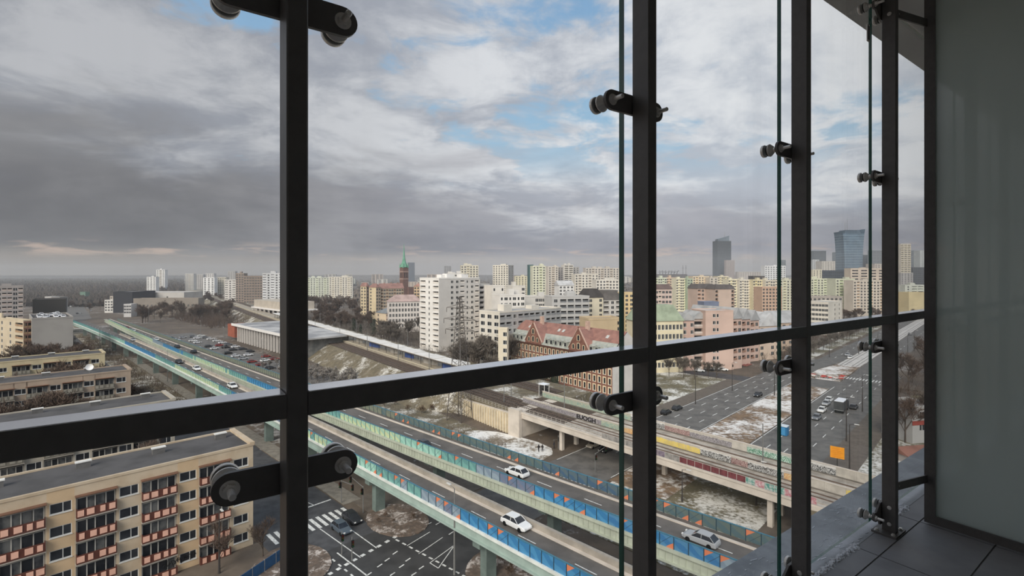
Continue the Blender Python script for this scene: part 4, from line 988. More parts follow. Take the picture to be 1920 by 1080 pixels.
# graffiti scrawl on the first block
mb = MB(); rr = random.Random(2); uc = face_u(336, SF1); prev = None
for i in range(34):
    u = uc-1.9+i*.115; z = 1.35+.55*math.sin(i*1.9)*(.6+.4*math.sin(i*.7))+.25*math.cos(i*3.1)+i*.012; p = W(SF1+.025, u+.22*math.sin(i*2.3), z)
    if prev and i % 9 != 0: mb.tube(prev, p, .045, .04, 5)
    prev = p
mb.build('graffiti_scrawl', m_ink, hb1)
# ================================================================== the wider city
AB, TW, HS, OF = 'apartment block', 'tower', 'house', 'office block'
# --- left of the first post
bld('apartment_block', 'tall grey balcony block at the far left edge', AB, -40, -40, 43.7, 538, 300, 45.6, (176, 162, 152), '', 'bwbwbbwb', hut=2, rail=(196, 178, 168))
bld('apartment_block', 'beige block with red-brown end and white balconies at the left edge', AB, -60, 44, 60, 602, 225, 62, (214, 186, 140), 'wwwbwwb', 'bb', colR=(158, 96, 76), indiv=True, rail=(170, 140, 110), hut=2)
wh = bld('warehouse', 'blank grey walled building with cars parked on its roof', 'warehouse', 60, 60, 137, 599, 222, 45.6, (164, 154, 144), '', '', depth=34, parapet=.6)
bld('warehouse', 'low dark flat roofed building behind the rooftop car park', 'warehouse', 61, 61, 123, 563, 330, 40, (66, 60, 56), '', '', depth=20)
bld('shop_hall', 'dark blue boxy hall by the motorway', 'shop', 212, 212, 248, 548, 520, 6, (44, 46, 56), '', '', depth=40, roofcol=(150, 146, 142))
bld('museum_building', 'pale flat hall behind the long brown museum building', 'building', 247, 247, 345, 549, 560, 5, (196, 186, 176), '', '....w....w....', depth=40, fh=6, roofcol=(190, 186, 182))
bld('museum_building', 'long brown building with tall pilasters behind bare park trees', 'building', 250, 250, 372, 560.5, 480, 7, (148, 130, 112), '', 'tttttttttttttttt', fh=8, roofcol=(120, 112, 106), indiv=False)
bld('apartment_block', 'small white block on the left skyline', AB, 275, 275, 292, 519.5, 900, 10, (224, 220, 214), '', 'www', hut=1)
bld('apartment_block', 'white stepped tower on the left skyline', TW, 293, 293, 309, 506, 1000, 10, (226, 222, 216), '', 'wbw', hut=1)
bld('apartment_block', 'cream slab on the left skyline, left of two', AB, 347, 347, 363, 513.5, 1050, 8, (208, 200, 190), '', 'wwbww')
bld('apartment_block', 'grey slab on the left skyline beside the cream one', AB, 367, 367, 381, 515, 1100, 8, (188, 180, 174), '', 'wwww')
bld('apartment_block', 'pale slab on the left skyline with a snowy roof', AB, 385, 385, 401, 513, 1150, 8, (206, 200, 196), '', 'wwww', roofcol=(220, 218, 216))
bld('apartment_block', 'low white building below the left skyline slabs', AB, 381, 381, 402, 521, 800, 8, (230, 228, 224), '', 'WWW')
bld('apartment_block', 'beige terrace left of the cream balcony block', AB, 404, 404, 424, 520.5, 820, 8, (206, 192, 164), '', 'wwwww')
bld('apartment_block', 'cream block with white balconies beside the brown office', AB, 421, 421, 442, 525, 640, 10, (216, 208, 196), '', 'bwb', rail=(226, 222, 214))
bld('office_block', 'narrow brown block adjoining the wide brown office', OF, 442, 442, 457, 513, 610, 8, (158, 132, 112), '', 'www', hut=1)
ob1 = bld('office_block', 'wide brown office with a cream top storey', OF, 457, 457, 492, 518, 600, 8, (150, 124, 104), '', 'wwwwwww', fh=3.2)
bld('office_block', 'cream attic storey on the wide brown office', OF, 456, 456, 493, 510, 599, 8, (224, 204, 166), '', '', depth=13) if False else None
bld('apartment_block', 'modern white and grey balcony block left of the nearest post', AB, 492, 492, 530, 513, 560, 8, (206, 206, 206), '', 'bwbwb', rail=(230, 230, 230), hut=2)
bld('tower_block', 'grey block on the skyline above the brown office', TW, 427, 427, 441, 509, 1300, 5, (170, 164, 160), '', 'www')
# railway hall with white columns
hall = thing('railway_hall', 'long grey roofed hall with white columns beside the car park', 'hall', W(-285, 112, 0))
def sqbox(root, name, m, s0, s1, q0, q1, z0, z1):
    mb = MB(); P = [W(s0,q0), W(s1,q0), W(s1,q1), W(s0,q1)]; mb.hexa([(x,y,z0) for x,y in P], [(x,y,z1) for x,y in P]); return mb.build(name, m, root)
sqbox(hall, 'glass_front', mat('hall_glass', (96, 98, 98), .3, .25, .3, col2=(140, 138, 134)), -330, -238, 101, 124, 0, 9.4)
sqbox(hall, 'roof', mat('hall_roof', (128, 128, 130), .8, .3, .08, col2=(196, 194, 192)), -336, -234, 98.5, 126, 9.5, 10.3)
sqbox(hall, 'roof_edge', mat('white_fascia', (232, 228, 224), .7, .04, 1), -336.3, -233.7, 98.1, 98.5, 9.3, 10.7)
for i in range(23): sqbox(hall, 'column', mat('white_column', (208, 202, 196), .8, .05, 1), -330+i*4.1, -329.1+i*4.1, 99.6, 100.4, 0, 9.5)
sqbox(hall, 'red_box', mat('red_cladding', (158, 88, 66), .8, .1, .5), -346, -333, 99, 108, 2.0, 9.6)
pv = thing('ticket_hall', 'white pavilion with slanted columns behind the railway hall', 'hall', W(-460, 172, 0))
sqbox(pv, 'upper_wall', mat('pavilion_wall', (190, 180, 166), .8, .06, .2), -496, -424, 164, 189, 10.5, 17.0)
sqbox(pv, 'roof_slab', mat('white_fascia', (232, 228, 224)), -498, -422, 162, 191, 9.4, 10.5)
for i in range(14):
    s = -495+i*5.2; mb = MB(); a, b = W(s, 163.5, 0), W(s+(1.6 if i % 2 else -1.6), 162.6, 9.6); mb.tube(a, b, .45, .3, 5); mb.build('slanted_column', mat('white_column', (208, 202, 196)), pv)
# --- between the first and second posts
bld('apartment_block', 'pale green slab just right of the nearest post', AB, 556, 556, 617, 521, 780, 12, (204, 210, 182), '', 'wbwwbwwbwwbw', rail=(214, 220, 190), hut=3)
bld('apartment_block', 'cream slab right of the pale green one', AB, 617, 617, 661, 519.5, 770, 12, (226, 214, 188), '', 'wbwwbwwbw', rail=(232, 220, 196), hut=2)
RR = (176, 108, 92)
bld('apartment_block', 'yellow wing with red hipped roof, leftmost of the yellow group', AB, 676, 687, 692, 537, 455, 62, (224, 192, 130), 'ww', 'w', roof='hip', roofcol=RR, rh=3.4, colR=(172, 138, 116))  # colR puts the shade of the right wall into its colour
bld('apartment_block', 'yellow wing with red roof and one window column at its corner', AB, 692, 705, 714, 539, 440, 55, (226, 192, 130), 'w.', 'ww', roof='hip', roofcol=RR, rh=3.4, colR=(196, 164, 122))  # right wall coloured darker to stand for its shading
bld('apartment_block', 'long yellow-brown wing with red tiled roof before the church', AB, 714, 714, 757, 541, 446, 28, (188, 158, 120), '', 'bwbwwbwwb', roof='gable', roofcol=RR, rh=4.5, hut=3, rail=(150, 122, 100))
ch = thing('church', 'brick church tower with a slender green copper spire', 'church', ((757-960)/FPX*700, 700, 0))
cx, cy = (757.5-960)/FPX*700, 700; m_cb = mat('dark_church_brick', (118, 88, 78), .85, .1, .3); m_cop = mat('green_copper', (104, 160, 132), .6, .12, .4)
mb = MB(); mb.obox((cx, cy), BX, 8.6, 8.6, 0, 50); mb.build('tower', m_cb, ch)
mb = MB(); mb.obox((cx, cy), BX, 9.2, 9.2, 43, 44.2); mb.obox((cx, cy), BX, 9.2, 9.2, 33, 34); mb.build('string_course', mat('pale_course', (176, 150, 136), .8, .05, 1), ch)
mb = MB(); mb.lathe((cx, cy, 50), (0,0,1), [(0,5.6),(8,2.6),(14,1.5),(33,.12)], 8); mb.build('spire', m_cop, ch)
for sx, sy in ((1,1),(1,-1),(-1,1),(-1,-1)):
    mb = MB(); px_, py_ = cx+AX[0]*3.9*sx+BX[0]*3.9*sy, cy+AX[1]*3.9*sx+BX[1]*3.9*sy; mb.lathe((px_, py_, 49), (0,0,1), [(0,1.1),(2,1.1),(7.5,.08)], 6); mb.build('pinnacle', m_cop, ch)
for k2 in range(4):
    for e in (-1.7, 1.7):
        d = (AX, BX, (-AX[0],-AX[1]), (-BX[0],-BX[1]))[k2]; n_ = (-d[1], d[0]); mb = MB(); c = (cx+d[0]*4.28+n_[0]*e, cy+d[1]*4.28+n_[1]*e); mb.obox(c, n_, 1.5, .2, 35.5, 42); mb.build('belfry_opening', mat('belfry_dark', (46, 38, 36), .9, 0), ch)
mb = MB(); mb.obox((cx+BX[0]*20, cy+BX[1]*20), BX, 34, 14, 0, 22); mb.build('nave', m_cb, ch)
bld('glass_tower', 'lone dark blue glass tower beside the church spire', TW, 764, 764, 777, 493, 2500, 8, (66, 84, 112), '', 'hhhhh', fh=4, depth=30, parapet=2)
bld('house', 'long white house with a pinkish hipped roof', HS, 729, 729, 792, 566, 345, 20, (222, 208, 194), '', 'ttttttttttt', roof='hip', roofcol=(196, 152, 138), rh=4.6, fh=3.6)
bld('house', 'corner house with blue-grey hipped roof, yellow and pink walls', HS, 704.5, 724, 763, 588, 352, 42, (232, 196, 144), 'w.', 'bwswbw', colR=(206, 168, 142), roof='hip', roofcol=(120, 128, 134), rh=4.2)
bld('house', 'blank beige fire wall between the corner house and the white tower', HS, 763, 763, 791, 576, 356, 20, (184, 158, 138), '', '', depth=10)
bld('house', 'small orange house peeping out left of the white tower', HS, 776, 776, 792, 537, 480, 10, (230, 178, 116), '', 'www', roof='hip', roofcol=(190, 120, 96), rh=3)
bld('apartment_block', 'tall white apartment tower with rows of dark loggias in the centre', TW, 787, 823, 899, 522.5, 260, 45.6, (238, 230, 220), 'bsb', '..wwbswb', colR=(214, 204, 194), indiv=True, rail=(228, 220, 210), fh=2.85, hut=3, roofcol=(200, 196, 192))  # right face toned down in colour as the tower's shaded side
bld('apartment_block', 'lower white wing stepping down right of the white tower', AB, 899, 899, 918, 534, 284, 45.6, (222, 212, 200), '', 'bb', rail=(226, 216, 206), hut=1)
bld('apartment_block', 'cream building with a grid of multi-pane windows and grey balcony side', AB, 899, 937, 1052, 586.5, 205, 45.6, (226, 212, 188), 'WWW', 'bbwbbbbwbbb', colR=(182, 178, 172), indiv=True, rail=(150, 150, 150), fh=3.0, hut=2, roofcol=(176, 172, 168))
bld('apartment_block', 'narrow cream annex touching the brick building', AB, 934, 951, 954, 617, 190, 68, (228, 208, 170), '.w', '', fh=3.1, indiv=True)
bld('apartment_block', 'white block with small dark windows behind the balcony roofs', AB, 937, 937, 984, 554, 252, 22, (232, 224, 210), '', 'swswsw', hut=2)
bld('apartment_block', 'white stair tower left of the white block', AB, 923, 923, 946, 537, 268, 24, (228, 216, 200), '', 's.s', hut=0)
bld('apartment_block', 'white chimney-like block rising behind the white block', AB, 961, 961, 985, 537, 300, 20, (226, 214, 196), '', '..w', hut=1)
bld('apartment_block', 'low pale block between the white block and grey balconies', AB, 984, 984, 1036, 557, 272, 12, (206, 198, 188), '', '...wwwww', roofcol=(182, 178, 172), hut=1)
bld('apartment_block', 'grey framed block with glazed balconies above the red roof', AB, 1035, 1035, 1105, 557, 262, 16, (190, 186, 180), '', 'wbbbb', rail=(120, 122, 124), fh=3.1, roofcol=(186, 184, 182), hut=3)
bld('house', 'cream house with dark mansard right of the grey balconies', HS, 1103, 1103, 1131, 558, 285, 22, (230, 210, 166), '', 'w.w', roof='mansard', roofcol=(74, 66, 62), rh=5)
bld('house', 'grey-cream house with dark roof and bay balconies', HS, 1131, 1131, 1166, 562, 290, 18, (206, 198, 184), '', 'bwb', roof='mansard', roofcol=(104, 94, 86), rh=5.5, rail=(150, 144, 136))
bld('house', 'low orange building with flat grey roof behind the red roof', HS, 1104, 1104, 1166, 600, 238, 14, (214, 176, 116), '', '.....w', roofcol=(140, 138, 136), parapet=.9)
bld('apartment_block', 'bright yellow block beside the second post', AB, 1162, 1162, 1206, 550, 335, 8, (232, 194, 112), '', 'wwwww')
bld('tower_block', 'cream tower block with rooftop masts above the white tower', TW, 864, 864, 897, 498, 600, 10, (216, 204, 172), '', 'wwbwww', rail=(222, 210, 180), hut=3)
bld('tower_block', 'distant grey tower left of the cream tower block', TW, 833, 833, 846, 499, 1500, 10, (150, 148, 150), '', 'www')
bld('apartment_block', 'white penthouse block just above the white tower roof', AB, 832, 832, 868, 513.5, 520, 12, (222, 214, 204), '', 'wwww', hut=3)
bld('tower_block', 'cream tower block with a strict window grid, centre skyline', TW, 924, 953, 963, 497.5, 650, 68, (226, 212, 186), 'wwwwww', 'ww', colR=(186, 178, 168), hut=2)  # darker right face colour imitates shade beside the lit left face
bld('tower_block', 'dark teal tower edge beside the green topped block', TW, 992, 992, 1000, 497, 565, 8, (58, 112, 112), '', '')
g3 = bld('tower_block', 'pale green and cream tower block with a green top', TW, 999, 999, 1023, 499, 550, 12, (222, 220, 178), '', 'wwbw', hut=2, rail=(206, 212, 170))
bld('tower_block', 'beige tower block, left of the paired beige towers', TW, 1028, 1028, 1047, 500, 640, 16, (216, 200, 178), '', 'wbw', rail=(206, 190, 170), hut=1)
bld('tower_block', 'grey-brown tower side between the paired beige towers', TW, 1046, 1046, 1056, 501.5, 660, 30, (176, 164, 152), '', 'ww')
bld('tower_block', 'pale tower block with striped balconies, right of the pair', TW, 1058, 1058, 1075, 497, 700, 16, (226, 214, 196), '', 'bb', rail=(230, 220, 204), hut=2)
bld('tower_block', 'grey flank of the striped tower block', TW, 1074, 1074, 1086, 501, 720, 25, (186, 176, 166), '', 'ww')
bld('tower_block', 'wide beige tower slab behind the second post joint', TW, 1098, 1098, 1166, 503, 620, 8, (206, 192, 174), '', 'wwbwwbwwbwww', hut=3, rail=(190, 176, 160))
bld('apartment_block', 'cream terraced block below the striped tower', AB, 1078, 1078, 1122, 514.5, 540, 12, (226, 212, 188), '', 'wbwwbww', hut=1)
bld('apartment_block', 'pale block below the wide beige slab', AB, 1118, 1118, 1166, 525, 470, 10, (228, 216, 196), '', 'wwwbwwwb', hut=2)
bld('apartment_block', 'yellowish low block between two skyline towers', AB, 966, 966, 994, 518, 760, 8, (222, 208, 158), '', 'wwwww', hut=1)
bld('house', 'white gabled house in front of the striped tower', HS, 1048, 1048, 1076, 535, 420, 14, (230, 226, 218), '', 'wwww', roof='gable', roofcol=(196, 194, 192), rh=4)
# --- behind the second post and to the third
gr = bld('house', 'yellow tenement with a pale green metal roof and white dormers', HS, 1198, 1198, 1281, 603, 204, 12, (232, 210, 152), '', 'tttttttttttt', fh=3.9, roof='mansard', roofcol=(150, 170, 128), rh=6.5, indiv=True, zf=.8)
PK, PK2 = (222, 172, 146), (214, 160, 136)
bld('apartment_block', 'narrow pink wing beside the yellow tenement', AB, 1281, 1281, 1301, 601, 210, 10, PK2, '', 'w.w', fh=3.0, indiv=True, roofcol=(170, 168, 166), roof='gable', rh=3)
bld('apartment_block', 'stack of glazed balconies in the pink complex', AB, 1300, 1300, 1325, 598, 213, 8, (196, 160, 140), '', 'b', fh=3.0, roof='gable', roofcol=(176, 174, 172), rh=3.2, rail=(206, 196, 188))
bld('apartment_block', 'tall pink block with a wide blank wall and one window strip', AB, 1323, 1323, 1375, 583.5, 211, 8, PK, '', '..Ws....', fh=3.0, indiv=True, roofcol=(184, 180, 176), parapet=.3)
for i, (a, b, yt, lab) in enumerate(((1375,1391,598,'pink gabled bay with balconies next to the blank pink wall'),(1391,1407,599,'middle pink gabled bay with brown balconies'),(1407,1423,601,'right pink gabled bay of the complex'))):
    bld('apartment_block', lab, AB, a, a, b, yt, 214+i*9, 28, PK2 if i % 2 else PK, '', 'bw', fh=3.0, roof='gable', roofcol=(168, 168, 168), rh=4.8, rail=(150, 116, 98), depth=24, group='pink gabled bays')
bld('house', 'beige house with a steep snowy roof right of the pink bays', HS, 1424, 1424, 1463, 612, 236, 20, (218, 182, 148), '', 'w.ww', roof='gable', roofcol=(196, 196, 196), rh=6.5, depth=14)
bld('house', 'tan house with grey roof behind the third glass joint', HS, 1452, 1452, 1500, 606, 262, 16, (206, 168, 132), '', 'wwww', roof='gable', roofcol=(176, 176, 176), rh=6.0, depth=14)
bld('house', 'pink tenement with dark attic left behind the second post', HS, 1215, 1215, 1260, 542, 325, 12, (226, 186, 166), '', 'wwwbwww', roof='mansard', roofcol=(120, 92, 84), rh=3, fh=3.2)
bld('house', 'tan tenement with round gable fronts, left of the pair', HS, 1308, 1308, 1341, 541, 372, 16, (210, 168, 142), '', 'bw.wb', roof='mansard', roofcol=(98, 88, 84), rh=3.4, rail=(176, 140, 118))
bld('house', 'tan tenement with dark attic, right of the pair', HS, 1341, 1341, 1377, 542, 362, 12, (214, 174, 146), '', 'b....b', roof='mansard', roofcol=(98, 88, 84), rh=3.2, rail=(150, 122, 104))
bld('house', 'orange-pink house below the cream slabs', HS, 1429, 1429, 1466, 539, 430, 8, (224, 166, 124), '', 'wwwwww', roofcol=(176, 150, 136))
bld('shop_hall', 'low blue and white shop pavilion before the tan tenements', 'shop', 1320, 1320, 1348, 567, 320, 8, (112, 128, 168), '', '', depth=8, roofcol=(214, 212, 210))
for (a, b, yt, Y, c, lab) in ((1226,1250,521.5,560,(204,212,176),'pale green'),(1250,1268,521,570,(230,186,146),'peach'),(1268,1290,522.5,540,(236,222,176),'cream'),(1289,1299,523,535,(170,196,150),'bright green narrow'),(1299,1331,518.5,600,(232,200,152),'apricot'),(1331,1346,521,590,(206,190,166),'grey-beige'),(1346,1366,518.5,610,(234,216,168),'butter yellow'),(1366,1387,524,520,(240,226,176),'light yellow'),(1387,1412,525,515,(230,216,190),'ivory'),(1412,1436,525,510,(236,214,150),'mustard'),(1436,1462,526,505,(228,212,182),'sand'),(1462,1500,525,520,(214,208,170),'khaki')):
    bld('apartment_block', lab+' slab in the long row of pastel housing', AB, a, a, b, yt, Y, 6, c, '', 'wbwwbw' if b-a > 15 else 'ww', hut=1, rail=tuple(min(255, v+8) for v in c), group='row of pastel slabs')
sk = bld('skyscraper', 'dark slanted-top office skyscraper on the right skyline', 'skyscraper', 1345, 1345, 1371, 452, 1800, 6, (92, 102, 112), '', 'hhhhhhhh', fh=4.2, depth=34, parapet=1)
mb = MB(); C_ = ((1347-960)/FPX*1800, 1803); w_ = 22/FPX*1800; zt = EYE-(452-HOR)*1800/FPX
mb.hexa([(C_[0],C_[1],zt),(C_[0]+w_,C_[1]+4,zt),(C_[0]+w_,C_[1]+30,zt),(C_[0],C_[1]+26,zt)], [(C_[0],C_[1],zt+8),(C_[0]+w_,C_[1]+4,zt+20),(C_[0]+w_,C_[1]+30,zt+20),(C_[0],C_[1]+26,zt+8)]); mb.build('crown', mat('glass_crown', (120, 130, 140), .3, .1, .05), sk)
mb = MB(); mb.tube((C_[0]+w_*.7,C_[1]+15,zt+14), (C_[0]+w_*.7,C_[1]+15,zt+34), .8, .3); mb.build('mast', m_steelgrey, sk)
bld('skyscraper', 'pinkish lower slab at the foot of the slanted skyscraper', 'skyscraper', 1361, 1361, 1377.5, 488, 1740, 6, (176, 156, 148), '', 'wwwww', fh=3.6)
bld('office_block', 'white office with black square windows and a dark penthouse', OF, 1434, 1434, 1473, 498.5, 900, 6, (230, 230, 230), '', 'WWWWWWWW', fh=3.6, hut=2)
bld('skyscraper', 'slim grey tower behind the white office', 'skyscraper', 1463, 1463, 1473.5, 487.5, 1500, 5, (128, 140, 148), '', 'hh', fh=4)
bld('apartment_block', 'long hazy beige slab between skyscraper and white office', AB, 1383, 1383, 1436, 510, 1300, 4, (196, 184, 172), '', 'wwwwwwwwwwww', fh=3.2)
bld('apartment_block', 'flat dark roofed hall left of the white office', AB, 1412, 1412, 1434, 518, 700, 4, (90, 80, 74), '', '')
ar = thing('sports_hall', 'low hall with a spiky truss roof on the skyline', 'hall', ((1250-960)/FPX*900, 900, 0)); 
mb = MB(); c = ((1250-960)/FPX*900, 900); mb.obox(c, (1,0), 60, 40, 0, 40); mb.build('body', mat('hall_grey', (112, 110, 112), .8, .1, .1), ar)
for i in range(7):
    mb = MB(); x = c[0]-12+i*5; mb.tube((x,900,40), (x-2+i*.6,896,47), .5, .2, 4); mb.tube((x-4,900,43), (x+5,900,46-(i % 3)), .35, .3, 4); mb.build('truss', mat('hall_truss', (70, 68, 70), .7, 0), ar)
for i, x in enumerate((1280.5, 1286)):
    r = thing('bridge_pylon', 'slim grey bridge pylon on the skyline, '+('left' if i == 0 else 'right')+' of two', 'pylon', ((x-960)/FPX*1600, 1600, 0), 0, 'two far bridge pylons'); mb = MB(); mb.tube((0,0,0), (0,0,68), 1.6, 1.0, 5); mb.build('shaft', mat('far_pylon', (140, 138, 142), .8, 0), r, local=True)
    mb = MB(); mb.box(-2.2,2.2,-1,1,58,60); mb.build('crossbeam', mat('far_pylon', (140, 138, 142)), r, local=True)
# --- between third post and partition
sp = thing('skyscraper', 'flared blue glass skyscraper with twin masts', 'skyscraper', ((1592-960)/FPX*1500, 1500, 0))
c = ((1592-960)/FPX*1500, 1500); m_sp = mat('blue_glass_skin', (98, 120, 138), .25, .15, .05, spec=.7); m_sp2 = mat('pale_floor_band', (150, 168, 180), .4, 0)
def ring(w, d, z, dx=0): return [(c[0]-w/2+dx,c[1]-d/2,z),(c[0]+w/2+dx,c[1]-d/2,z),(c[0]+w/2+dx,c[1]+d/2,z),(c[0]-w/2+dx,c[1]+d/2,z)]
lev = [(0,52),(60,53),(100,55),(130,58.5),(150,62),(160,64)]
mb = MB()
for (za, wa), (zb, wb2) in zip(lev[:-1], lev[1:]): mb.hexa(ring(wa,40,za), ring(wb2,40,zb))
mb.build('tower_body', m_sp, sp)
mb = MB(); mb.hexa(ring(48,34,160), ring(40,30,171)); mb.build('core', mat('blue_core', (84, 100, 114), .4, .1, .05), sp)
mb = MB(); a = ring(64,40,160); mb.hexa([a[1],(a[1][0]+.5,a[1][1],160),(a[2][0]+.5,a[2][1],160),a[2]][0:4], [(c[0]+34,c[1]-20,173),(c[0]+34.6,c[1]-20,173),(c[0]+34.6,c[1]+20,173),(c[0]+34,c[1]+20,173)]); mb.hexa([a[0],(a[0][0]+.5,a[0][1],160),(a[3][0]+.5,a[3][1],160),a[3]], [(c[0]-33.5,c[1]-20,166),(c[0]-33,c[1]-20,166),(c[0]-33,c[1]+20,166),(c[0]-33.5,c[1]+20,166)]); mb.build('fin', m_sp, sp)
for i in range(16):
    z = 40+i*7.6; w = float(np.interp(z, [q_[0] for q_ in lev], [q_[1] for q_ in lev])); mb = MB(); mb.hexa(ring(w+.6,40.6,z), ring(w+.6,40.6,z+1.1)); mb.build('floor_band', m_sp2, sp)
for dx_ in (-12, -6):
    mb = MB(); mb.tube((c[0]+dx_,c[1],171), (c[0]+dx_,c[1],196 if dx_ == -12 else 204), .8, .3, 5); mb.build('mast', m_steelgrey, sp)
BLU = (106, 120, 134)
for (a, b, yt, Y, col, pt_, lab) in ((1526,1549,470.5,1500,(98,108,118),'hhhh','broad slate office tower left of the flared skyscraper'),(1524,1536,487,1200,(188,192,194),'ww','pale slim tower before the slate office tower'),(1541,1566,490,1100,(204,192,176),'wwwww','beige block between slate tower and flared skyscraper'),
    (1568.5,1577,473,1650,(134,148,160),'hh','slim blue tower touching the flared skyscraper'),(1620,1630,478,1500,(104,116,126),'hh','slim dark tower right of the flared skyscraper'),(1637,1662,469.5,1450,(140,150,158),'hhhh','broad grey-blue tower beside the fourth post'),
    (1640,1662,495,900,(206,190,172),'wwww','beige block at the foot of the grey-blue tower'),(1689,1708,457.5,900,(222,208,178),'bbb','cream balcony tower between fourth post and partition'),(1707,1714,469.5,1500,(130,146,158),'h','slim blue-grey tower beside the cream balcony tower'),(1725,1744,470,1400,(190,198,196),'ww','pale tower at the edge of the partition')):
    bld('skyscraper', lab, 'skyscraper', a, a, b, yt, Y, 5, col, '', pt_, fh=3.4 if 'w' in pt_ or 'b' in pt_ else 4.2, depth=20, rail=tuple(min(255, v+14) for v in col))
bld('office_block', 'low dark blue glass office below the flared skyscraper', OF, 1541, 1541, 1597, 507.5, 800, 4, (66, 76, 92), '', 'hhhhhhh', fh=4.5, roofcol=(150, 156, 164))
bld('office_block', 'beige office with ribbon windows right of the blue glass office', OF, 1595, 1595, 1662, 503.5, 700, 5, (224, 196, 164), '', 'hhhh', fh=4, hut=2)
bld('apartment_block', 'cream block at the left of the pastel slabs by the avenue', AB, 1524, 1524, 1541, 506, 720, 4, (228, 214, 174), '', 'www')
bld('apartment_block', 'yellow-green slab above the avenue trees', AB, 1520, 1520, 1569, 523, 560, 5, (218, 218, 170), '', 'wbwwbwwb', rail=(214, 222, 178), hut=2)
bld('apartment_block', 'green-cream slab next to the yellow-green one', AB, 1567, 1567, 1603, 523.5, 500, 6, (214, 216, 172), '', 'wbbwb', rail=(206, 220, 172), hut=1)
bld('apartment_block', 'pinkish cream slab left of the fourth post', AB, 1600, 1600, 1662, 526.5, 480, 6, (226, 206, 180), '', 'wbwwwbwwbw', rail=(230, 200, 170), hut=2)
bld('house', 'low brown roofed terrace above the white flat house', HS, 1516, 1516, 1580, 557, 380, 6, (186, 168, 152), '', 'wwwwwwww', roofcol=(150, 136, 124))
bld('house', 'white flat roofed house beside the avenue trees', HS, 1516, 1553, 1578, 567.5, 330, 40, (232, 220, 196), 'wwwwww', '.ww', fh=3.1, roofcol=(196, 186, 176))
bld('apartment_block', 'pale green stepped block between fourth post and partition', AB, 1697, 1697, 1744, 535, 560, 5, (212, 218, 196), '', 'wbbw', hut=2, rail=(220, 226, 206))
bld('office_block', 'dark glass office between fourth post and partition', OF, 1712, 1712, 1744, 501.5, 1000, 4, (84, 92, 100), '', 'hhhh', fh=4.2)
bld('apartment_block', 'grey lower block below the cream balcony tower', AB, 1689, 1689, 1712, 512, 800, 4, (176, 172, 168), '', 'wwww')
bld('house', 'low yellow house at the end of the avenue', HS, 1704, 1704, 1744, 549, 460, 5, (226, 196, 120), '', '..w', roofcol=(150, 140, 130))
# --- red brick building
m_brk = mat('red_brick', (134, 94, 81), .85, .12, .8, col2=(110, 76, 66)); m_tile_r = mat('red_roof_tiles', (152, 112, 101), .8, .12, .5, col2=(132, 97, 89)); m_cream = mat('cream_surround', (226, 206, 172), .8, .06, 1); m_zinc = mat('zinc_mansard', (148, 152, 144), .6, .15, .6, col2=(180, 180, 172))
Pl = Vector((-1.8, 212)); Pr = Vector((33.2, 165)); bd = (Pr-Pl).normalized(); BL = (Pr-Pl).length; bn_ = (bd.y, -bd.x)
bb = thing('brick_building', 'long red brick building with gables and a red tiled mansard roof', 'building', ((Pl.x+Pr.x)/2, (Pl.y+Pr.y)/2, 0)); r0 = wloc(bb); BE = 13.2; an = math.atan2(bd.y, bd.x)
def bp(u, out, z): return (Pl.x+bd.x*u+bn_[0]*out, Pl.y+bd.y*u+bn_[1]*out, z)
holes = []; ncol = 25; cw_ = BL/ncol
sur = MB(); sur.box(-.72,.72,-.05,.02,-.15,2.35); sur_m = sur.mesh('window_surround', m_cream); wmm, pmm = win_mesh(1.0, 2.0)
for r in range(4):
    zb = .9+r*3.1
    for i in range(ncol):
        u = (i+.5)*cw_; holes.append((u-.5, u+.5, zb, zb+2.0, .16)); c_ = bp(u, 0, zb)
        s_ = ob('window_surround', sur_m, bb, (c_[0]-r0.x, c_[1]-r0.y, zb), an) if False else None
        w_ = ob('window', wmm, bb, (c_[0]-r0.x, c_[1]-r0.y, zb), an); ob('pane', pmm, w_)
        fr = MB() if (r, i) == (0, 0) else None
        if fr is not None:
            fr.box(-.78,-.5,-.06,.04,-.2,2.35); fr.box(.5,.78,-.06,.04,-.2,2.35); fr.box(-.5,.5,-.06,.04,2.0,2.35); fr_b = fr.mesh('surround', m_cream)
        ob('surround', fr_b, w_)
wb_ = MB(); wall_face(wb_, (Pl.x, Pl.y), (bd.x, bd.y), BL, 0, BE, holes, .16)
DP = 15.0; RH = 8.0
gabR = [bp(BL,0,0), bp(BL,-DP,0), bp(BL,-DP,BE), bp(BL,-DP+4,BE+5), bp(BL,-DP/2,BE+RH), bp(BL,-4,BE+5), bp(BL,0,BE)]
wb_.poly(gabR, 1); wb_.poly([bp(0,-DP,0), bp(0,0,0), bp(0,0,BE), bp(0,-4,BE+5), bp(0,-DP/2,BE+RH), bp(0,-DP+4,BE+5), bp(0,-DP,BE)], 0); wb_.quad(bp(BL,-DP,0), bp(0,-DP,0), bp(0,-DP,BE), bp(BL,-DP,BE))
wb_.build('walls', [m_brk, mat('pale_firewall', (206, 202, 196), .85, .06, .3)], bb)
rf = MB(); rf.quad(bp(-.3,-3.2,BE+4.2), bp(BL-.2,-3.2,BE+4.2), bp(BL-.2,-DP/2,BE+RH), bp(3,-DP/2,BE+RH)); rf.quad(bp(BL-.2,-DP+3,BE+4.2), bp(-.3,-DP+3,BE+4.2), bp(3,-DP/2,BE+RH), bp(BL-.2,-DP/2,BE+RH)); rf.tri(bp(-.3,-DP+3,BE+4.2), bp(-.3,-3.2,BE+4.2), bp(3,-DP/2,BE+RH)); rf.build('tiled_roof', m_tile_r, bb)
